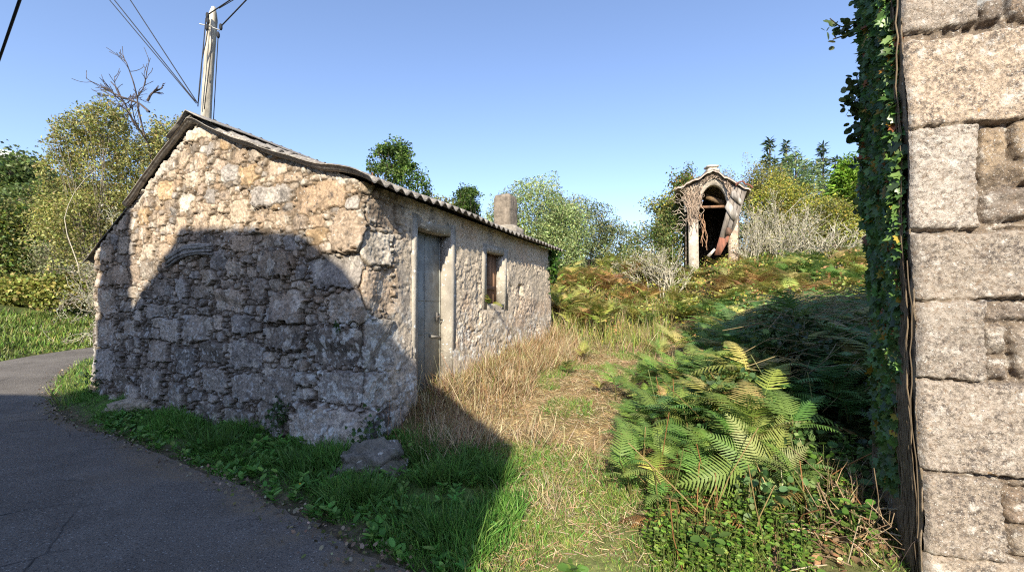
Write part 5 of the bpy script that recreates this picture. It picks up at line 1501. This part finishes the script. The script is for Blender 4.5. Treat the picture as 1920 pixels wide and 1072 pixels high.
# ferns standing as single plants along the sunlit foot of the mound
def fern_obj(px_, Y, hgt, nf, L, label, seed, pal=FERN, grp=None, fr=FRD, aim=None, tilt=(.35, 1.35), stem=(.20, .17, .06), name='fern'):
    r = np.random.default_rng(seed); mb = MB()
    b = gat(px_, Y)
    fern_plant(mb, (0, 0, 0), hgt, nf, L, pal, fr, r, tilt, None, stem, aim)
    o = put(name, mb.data('fern', M_leaf, False), None, b); tag(o, label, 'fern', grp); return o
GF = 'green ferns at the sunlit foot of the mound'
fl = [
    (1255, 5.6, .35, 6, .62, 'upright fern curling over at the shade line beside the path', FERN), (1290, 5.2, .55, 5, .55, 'tall arching fern half in shade with one curled frond', FERN),
    (1215, 5.2, .22, 6, .5, 'low fern spilling onto the path edge under the curled one', FERN), (1195, 4.6, .25, 6, .52, 'bushy dark fern at the path edge halfway down', FERND + FERN),
    (1240, 4.4, .4, 6, .55, 'dense green fern in the middle of the sunlit clump', FERN), (1180, 4.1, .2, 5, .5, 'low fern leaning over the straw of the path', FERN),
    (1290, 4.0, .45, 6, .55, 'leafy fern left of the large pale frond', FERN), (1345, 3.9, .5, 6, .55, 'fern under the large pale fronds', FERN + FERNY),
    (1395, 3.3, .6, 7, .62, 'large pale fern with sunlit fronds raised highest in the clump', FERNY + FERN), (1445, 3.15, .4, 6, .55, 'fern with yellow green tips right of the large pale fern', FERN + FERNY),
    (1330, 3.5, .35, 6, .5, 'fern at the lower middle of the clump with bare stems', FERN), (1385, 3.3, .42, 6, .48, 'drooping fern over the russet dead fronds', FERN),
    (1475, 2.9, .3, 5, .42, 'small bright fern at the edge of the shade', FERN), (1255, 3.7, .25, 6, .45, 'dark low fern at the front of the clump', FERND + FERN),
    (1490, 3.15, .5, 5, .5, 'fern lit from behind against the dark mound', FERN), (1480, 4.6, .75, 5, .6, 'bright fern frond reaching over the dark brambles', FERN),
    (1395, 5.0, .4, 6, .6, 'dark fern just inside the shade above the pale one', FERND), (1330, 6.0, .45, 6, .65, 'shaded fern at the top of the shade line', FERND), (1365, 7.0, .5, 6, .7, 'dark green fern on the shoulder of the mound', FERND),
    (1210, 6.6, .3, 6, .6, 'sunlit fern beside the upper path', FERN + FERNY), (1235, 7.6, .4, 6, .65, 'sunlit fern on the right of the upper path', FERNY + FERN), (1270, 8.2, .4, 6, .7, 'yellow green fern above the upper path', FERNY),
    (1090, 8.6, .3, 5, .5, 'small yellowing fern left of the upper path', FERNY), (1060, 7.4, .22, 5, .42, 'little fern in the straw near the far house corner', FERNY + FERN), (1128, 6.2, .14, 5, .34, 'small dry fern lying on the path', FERNY + FERNB)]
for i, (px_, Y, hg, nf, L, lab, pal) in enumerate(fl):
    fern_obj(px_, Y, hg * .8, nf + 1, L * .88, lab, 300 + i, pal, GF, FRD if Y < 4.5 else FRM, aim=1.4)
hb_ = np.array(gat(1425, 3.02)); mb = MB(); hr_ = np.random.default_rng(5)
for (ex, ey, bx, by, L_) in ((1372, 765, 1432, 880, .52), (1492, 768, 1440, 872, .50), (1452, 800, 1436, 880, .42), (1530, 835, 1440, 880, .48), (1330, 800, 1425, 890, .50), (1270, 905, 1400, 880, .62), (1500, 905, 1425, 905, .40)):
    b_ = at(bx, by, 2.98); e_ = at(ex, ey, 2.9 if ey > 830 else 3.06); dd = e_ - b_; V_, Q_ = FRD[hr_.integers(2)]
    add_sc(mb, scatter(V_, clean(V_, Q_), b_[None], dd[None], np.array([[.1, -.75, .62]]) + .15 * hr_.normal(size=(1, 3)), np.array([np.linalg.norm(dd) * 1.05]), pick([(.27, .34, .11), (.21, .29, .08), (.30, .35, .13)], 1, .08, None, hr_)))
    mb.tube(np.array([hb_ - [0, 0, .05], (hb_ + b_) / 2 + [0, 0, .03], b_]), .0045, 4, (.28, .22, .08), cap=False)
o = mb.build('fern', M_leaf, None, org=hb_); tag(o, 'two pale sunlit fern fronds standing up like feathers before the dark mound', 'fern', GF)
# filling fronds, dead russet fronds and leaves below the clump
mb = MB()
x, y, z = sample(80, .9, 2.6, 3.0, 6.4, lambda x, y, W, q: (x / y > .27 - .012 * (y - 3)) & (x / y < .66) & (W > 2.3))
for i in range(len(x)):
    fern_plant(mb, (x[i], y[i], z[i]), gr.uniform(.1, .35), gr.integers(4, 7), gr.uniform(.3, .5), FERN if gr.random() < .75 else FERNY, FRM, gr, tilt=(.3, 1.2), aim=1.5)
x, y, z = sample(46, 1.0, 2.5, 2.7, 4.0, lambda x, y, W, q: (x / y > .30) & (x / y < .72))
for i in range(len(x)):
    fern_plant(mb, (x[i], y[i], z[i]), gr.uniform(.03, .15), 3, gr.uniform(.25, .45), FERNB, FRM, gr, tilt=(-.3, .2), stemC=(.3, .17, .07))
x, y, z = sample(50, 1.0, 2.7, 2.5, 4.4, lambda x, y, W, q: (x / y > .28) & (x / y < .74))
for i in range(len(x)):
    p0 = np.array([x[i], y[i], z[i]]); d = np.array([gr.normal(0, .5), gr.normal(0, .4), 1.0]); L = gr.uniform(.2, .7)
    mb.tube(np.array([p0, p0 + d * L * .5 + gr.normal(0, .02, 3), p0 + d * L]), .004, 4, np.array([[.36, .26, .11], [.34, .17, .07], [.22, .24, .08]][gr.integers(3)]) * gr.uniform(.7, 1.2), cap=False)
stuff(mb, 'fern_litter', M_leaf, 'tangle of smaller ferns, bare stems and russet dead fronds at the foot of the mound', 'bracken')

# broad leaved weeds in the lower right
mb = MB()
c_weed = lambda x, y, W, q: (sroad(x, y) > .05) & (x / y > .32) & (x / y < .80) & (y < 3.35) & (fbm(x * 2.6, y * 2.6, 0, 3, 64) > -.05)
x, y, z = sample(520, .5, 2.6, 1.8, 3.4, c_weed)
for i in range(len(x)):
    k_ = gr.integers(6, 16); a = gr.uniform(0, 2 * np.pi, k_); el = gr.uniform(.1, 1.1, k_); hh = gr.uniform(0, .16, k_)
    D = np.stack([np.cos(a), np.sin(a), el * .5], 1); P = np.stack([x[i] + .03 * np.cos(a), y[i] + .03 * np.sin(a), z[i] + hh], 1)
    tn = gr.uniform(.75, 1.25)
    add_sc(mb, scatter(ROUND_V, ROUND_F, P, D, np.stack([-np.cos(a) * .4, -np.sin(a) * .4, np.ones(k_)], 1) + .2 * gr.normal(size=(k_, 3)), gr.uniform(.018, .042, k_), pick([(.15, .26, .04), (.20, .32, .05), (.12, .21, .035), (.25, .33, .08)], k_, .15, None, gr) * tn))
    mb.tube(np.array([[x[i], y[i], z[i] - .02], [x[i], y[i], z[i] + .16]]), .003, 3, (.12, .15, .04), cap=False)
# a few weeds in the verge
x, y, z = sample(620, -6, -.1, 2.2, 7.2, c_verge)
for i in range(len(x)):
    k_ = gr.integers(5, 10); a = gr.uniform(0, 2 * np.pi, k_)
    D = np.stack([np.cos(a), np.sin(a), gr.uniform(.2, .9, k_)], 1)
    add_sc(mb, scatter(ROUND_V * [.7, 1, 1], ROUND_F, np.stack([x[i] + 0 * a, y[i] + 0 * a, z[i] + gr.uniform(.0, .08, k_)], 1), D, np.stack([-np.cos(a) * .4, -np.sin(a) * .4, np.ones(k_)], 1), gr.uniform(.03, .09, k_), pick(LUSH, k_, .15, None, gr)))
stuff(mb, 'weeds', M_leaf, 'broad leaved green weeds in the grass and at the lower right', 'weeds')
# nettle like weeds at the right
for i, (px_, Y, s_c, lab) in enumerate(((1545, 2.95, .30, 'leafy green dock plant above the rotten log'), (1600, 2.5, .24, 'small green plant beside the foot of the granite wall'), (1330, 2.55, .22, 'bright round leaved plant at the bottom of the weeds'), (700, 4.35, .22, 'tuft of dark green leaves beside the lichen spotted rock'), (765, 4.3, .26, 'green leafy weed right of the lichen spotted rock'), (1075, 2.5, .12, 'low leafy plant in the pale grass at the path mouth'))):
    r = np.random.default_rng(500 + i); mb = MB(); n_ = 34
    a = r.uniform(0, 2 * np.pi, n_); rd_ = r.uniform(.05, .6, n_); hh = r.uniform(.1, 1, n_)
    P = np.stack([np.cos(a) * rd_ * .5, np.sin(a) * rd_ * .5, hh], 1) * s_c
    D = np.stack([np.cos(a), np.sin(a), r.uniform(-.2, .5, n_)], 1)
    add_sc(mb, scatter(ROUND_V, ROUND_F, P, D, np.stack([0 * a, 0 * a, np.ones(n_)], 1) + .4 * r.normal(size=(n_, 3)), r.uniform(.04, .075, n_) * (1 if px_ > 1000 else .8), pick([(.10, .20, .03), (.13, .24, .04), (.08, .16, .03)], n_, .15, None, r)))
    for j in range(0, n_, 3): mb.tube(np.array([[0, 0, -.05], P[j] * [.5, .5, .6], P[j]]), .003, 3, (.10, .14, .04), cap=False)
    o = put('weed_plant', mb.data('weed_plant', M_leaf), None, gat(px_, Y)); tag(o, lab, 'plant')

# window sill fern and eave ivy, yellow flower
b = P3(-.01, 3.0, 1.72); r = np.random.default_rng(8); mb = MB()
for k in range(7):
    a = r.uniform(-2.6, -.4); D = np.array([[math.cos(a), math.sin(a), r.uniform(-.2, 1.2)]])
    V, Q = FRM[k % 2]; add_sc(mb, scatter(V, clean(V, Q), np.array([[r.normal(0, .03), r.normal(0, .03), 0]]), D, np.array([[0, 0, 1.]]) + .3 * r.normal(size=(1, 3)), np.array([r.uniform(.18, .33)]), pick(YELLOW + FERN, 1, .1, None, r)))
o = put('sill_fern', mb.data('sill_fern', M_leaf), None, tuple(b)); tag(o, 'small yellow green fern rooted on the window sill', 'fern')
mb = MB(); c = P3(-.02, 6.02, 2.62); n_ = 420
P = c + gr.normal(size=(n_, 3)) * [.09, .09, .22]
P[:, 2] = np.minimum(P[:, 2], 2.97)
add_sc(mb, leaves(P, .085, [(.05, .12, .015), (.08, .16, .02), (.04, .09, .015)], .3, .2, IVY_V, IVY_F, r=gr, nrm=np.tile([.5, -.8, .2], (n_, 1))))
o = mb.build('eave_ivy', M_leaf, None, org=c); tag(o, 'clump of bright ivy under the far end of the eave', 'ivy')
mb = MB(); fp = at(562, 908, 3.75)
k_ = 9; a = np.arange(k_) * 2 * np.pi / k_
add_sc(mb, scatter(LEAF_V, LEAF_F, np.tile(fp, (k_, 1)), np.stack([np.cos(a), np.sin(a) * .6, .4 + 0 * a], 1), np.tile([0, -.5, 1.], (k_, 1)), np.full(k_, .02), np.tile([.75, .45, .01], (k_, 1))))
mb.tube(np.array([[fp[0], fp[1], float(H(fp[0:1], fp[1:2])[0])], fp]), .002, 3, (.1, .15, .03), cap=False)
o = mb.build('flower', M_leaf, None, org=(fp[0], fp[1], fp[2] - .1)); tag(o, 'single tiny yellow flower in the verge grass', 'flower')
# creeper at the foot of the gable
mb = MB()
for (px_, py_, n_, sg) in ((536, 775, 160, .07), (185, 712, 160, .12), (700, 800, 60, .08), (520, 832, 120, .09), (640, 612, 14, .02)):
    e, z = gpx(px_, py_); c = P3(e, -.07, z)
    P = c + gr.normal(size=(n_, 3)) * sg * [1, .6, 1.3]
    add_sc(mb, leaves(P, .045, [(.05, .09, .03), (.07, .12, .035)], .2, .2, IVY_V, IVY_F, r=gr, nrm=np.tile([-.3, -.9, .3], (n_, 1))))
e, z = gpx(536, 800); o = mb.build('wall_creeper', M_leaf, None, org=P3(e, -.07, z)); tag(o, 'dark creeper sprigs rooted along the foot of the gable wall', 'creeper')

# ------------------------------------------------------------------ ivy on the end of the ruined wall
mb = MB()
ir = np.random.default_rng(31)
n_ = 6200
zz_ = ir.uniform(.55, 3.65, n_); tt_ = ir.uniform(.03, WT - .02, n_)
edge_in = .13 + .06 * fbm(zz_ * 2, 0, 0, 3, 93) + .16 * ss(1.5, .6, zz_)
keep = (tt_ > edge_in) & (ir.random(n_) < .45 + .55 * ss(1.0, 1.9, zz_) + .3 * fbm(zz_ * 4, tt_ * 5, 0, 3, 97))
zz_, tt_ = zz_[keep], tt_[keep]; n_ = len(zz_)
bul = .02 + .03 * (.5 + .5 * fbm(zz_ * 2.2, tt_ * 2.5, 0, 3, 94)) + .07 * ss(.25, .6, tt_) * (.5 + .5 * fbm(zz_ * 1.5, 3, 0, 3, 95)) * ss(2.9, 2.4, zz_)
a_ = redge(zz_) - bul * ir.uniform(.3, 1.0, n_)
P = W3(a_, tt_, zz_)
D = np.tile([-.25, -.15, -1.0], (n_, 1)) + .45 * ir.normal(size=(n_, 3))
Nn = np.tile([-.80, -.50, .35], (n_, 1)) + .35 * ir.normal(size=(n_, 3))
C = pick([(.08, .15, .035), (.11, .20, .045), (.13, .23, .05), (.06, .11, .035)], n_, .2, None, ir)
aut = ir.random(n_) < .09
C[aut] = pick([(.35, .22, .03), (.30, .11, .04), (.42, .30, .05)], aut.sum(), .15, None, ir)
add_sc(mb, scatter(IVY_V, IVY_F, P, D, Nn, ir.uniform(.04, .075, n_), C))
ivy = thing('ivy', tuple(W3(.05, .3, .2)), 'dense glossy ivy hanging down the end of the granite wall', 'ivy')
M_ivy = mat_leaf('ivy_leaves', .38, .18, .5)
mb.build('foliage', M_ivy, ivy)
mb = MB()
for k in range(70):
    t0 = ir.uniform(.02, .26); z = ir.uniform(-.1, .6); P = []; ln_ = ir.integers(14, 50); tm_ = ir.uniform(.03, .2)
    for j in range(ln_):
        P.append(W3(redge(z) - .012 - ir.uniform(0, .012), max(t0, tm_), z)); z += .08; t0 += ir.normal(0, .012)
        if z > 3.45: break
    if len(P) > 3: mb.tube(np.array(P), ir.uniform(.002, .006), 4, np.array([.20, .15, .10]) * ir.uniform(.5, 1.2), cap=False)
for k in range(30):    # loose dead stems at the base
    p0 = W3(ir.uniform(-.35, .02), ir.uniform(0, .5), ir.uniform(.1, .5)); d = np.array([ir.normal(-.4, .4), ir.normal(0, .3), ir.uniform(.2, 1)])
    L = ir.uniform(.1, .35); mb.tube(np.array([p0, p0 + d * L * .5 + ir.normal(0, .04, 3), p0 + d * L]), .0025, 3, np.array([.28, .20, .12]) * ir.uniform(.6, 1.3), cap=False)
mb.build('stem', M_twig, ivy)
# sprays reaching into the sky
mb = MB()
for (path_, nl) in ((((1632, 30), (1610, 40), (1590, 55), (1572, 48), (1556, 35)), 34), (((1630, 45), (1605, 60), (1580, 68), (1562, 74)), 26), (((1628, 10), (1612, 2), (1600, -14)), 18), (((1640, 235), (1615, 215), (1598, 195), (1588, 180)), 60), (((1640, 250), (1612, 205), (1610, 170), (1606, 140)), 70), (((1640, 280), (1612, 260), (1600, 240)), 60), (((1645, 330), (1625, 310), (1612, 300)), 50), (((1640, 210), (1622, 180), (1620, 150)), 50), (((1650, 420), (1630, 400), (1620, 380)), 30)):
    Pp = np.array([at(x, y, 2.72) for x, y in path_]); mb.tube(Pp, .004, 4, (.08, .07, .045), cap=False)
    u = ir.uniform(0, len(Pp) - 1.001, nl); i = u.astype(int); f = (u - i)[:, None]
    Q_ = Pp[i] * (1 - f) + Pp[i + 1] * f + ir.normal(0, .022, (nl, 3))
    add_sc(mb, scatter(ROUND_V, ROUND_F, Q_, rdir(nl, 0, ir), np.tile([-.2, -.9, .3], (nl, 1)) + .5 * ir.normal(size=(nl, 3)), ir.uniform(.03, .055, nl), pick([(.04, .07, .02), (.07, .11, .03), (.12, .15, .05)], nl, .2, None, ir)))
mb.build('foliage', M_ivy, ivy)
# bramble leaves trailing off the mound to the wall foot
mb = MB()
x = ir.uniform(1.6, 3.2, 4200); y = ir.uniform(2.3, 5.2, 4200)
k_ = (x / y > .60 + .11 * ss(4, 3, y)) & (x / y < .88) & (y > 2.55); x, y = x[k_], y[k_]
z = H(x, y) + ir.uniform(.02, .5, len(x)) * ss(2.9, 4.2, y)
add_sc(mb, leaves(np.stack([x, y, z], 1), .05, [(.045, .08, .03), (.06, .10, .035), (.035, .06, .025), (.09, .10, .04)], .7, .2, ROUND_V, ROUND_F, r=ir))
o = stuff(mb, 'bramble_leaves', M_ivy, 'dark trailing bramble leaves between the mound and the granite wall', 'brambles')

# ------------------------------------------------------------------ log, stump and debris by the wall
mb = MB()
p0, p1 = at(1505, 1085, 2.55), at(1590, 962, 2.75)
for k in range(9):
    o_ = ir.normal(0, .022, 3); mb.tube(np.array([p0 + o_, (p0 + p1) / 2 + o_ * 1.2 + [0, 0, .01], p1 + o_ * .7 + (p1 - p0) * ir.uniform(-.2, .05)]), ir.uniform(.014, .03) * np.array([1.1, 1, .6]), 6, np.array([.40, .32, .23]) * ir.uniform(.55, 1.25))
o = mb.build('log', M_wood, None, org=p0, smooth=True); tag(o, 'split rotten log lying at the foot of the mound in the lower right', 'log')
sp = at(1470, 1075, 2.5); V, Fq = lump((0, 0, 0), (.13, .11, .09), 24, .2, 2, 41, box=3)
o = wpart('tree_stump', V + sp, Fq, M_wood, None, np.tile([.30, .20, .13], (len(V), 1)), True, org=sp); tag(o, 'broken brown stump at the bottom edge among the weeds', 'stump')
mb = MB()
for k in range(170):
    px_ = ir.uniform(1480, 1715); Y = ir.uniform(2.35, 3.2); b = np.array(gat(px_, Y)) + [0, 0, ir.uniform(0, .06)]
    d = np.array([ir.normal(0, 1), ir.normal(0, 1), ir.uniform(-.05, .5)]); d /= np.linalg.norm(d); L = ir.uniform(.06, .35)
    mb.tube(np.array([b, b + d * L * .5 + ir.normal(0, .015, 3), b + d * L]), ir.uniform(.002, .006), 4, np.array([[.32, .22, .13], [.20, .13, .08], [.36, .17, .08], [.42, .34, .22]][ir.integers(4)]) * ir.uniform(.6, 1.2), cap=False)
n_ = 500; px_ = ir.uniform(1440, 1710, n_); Y = ir.uniform(2.35, 3.2, n_); x = (px_ - 960) / 800 * Y
add_sc(mb, leaves(np.stack([x, Y, H(x, Y) + .02], 1), .05, [(.30, .19, .10), (.22, .13, .07), (.38, .27, .15)], 1.5, .2, ROUND_V, ROUND_F, r=ir))
stuff(mb, 'debris', M_wood, 'dead twigs and fallen brown leaves at the foot of the granite wall', 'debris')
mb = MB()   # gravel and leaf crumbs at the road edge
t_ = gr.uniform(0, len(RIN) - 1.01, 2600); i = t_.astype(int); f = (t_ - i)[:, None]
Pe = RIN[i] * (1 - f) + RIN[i + 1] * f + gr.normal(0, .09, (2600, 2))
k_ = (np.abs(Pe[:, 0]) < 1.3 * Pe[:, 1]) & (Pe[:, 1] > 1.5); Pe = Pe[k_]
zr = roadz(Pe[:, 0], Pe[:, 1]) + .012
add_sc(mb, leaves(np.column_stack([Pe, zr]), .03, [(.24, .19, .12), (.16, .13, .09), (.34, .29, .2), (.13, .14, .05)], 2.5, .25, ROUND_V, ROUND_F, r=gr))
stuff(mb, 'road_edge_litter', M_straw, 'grit and crumbled leaves along the edge of the lane', 'litter')
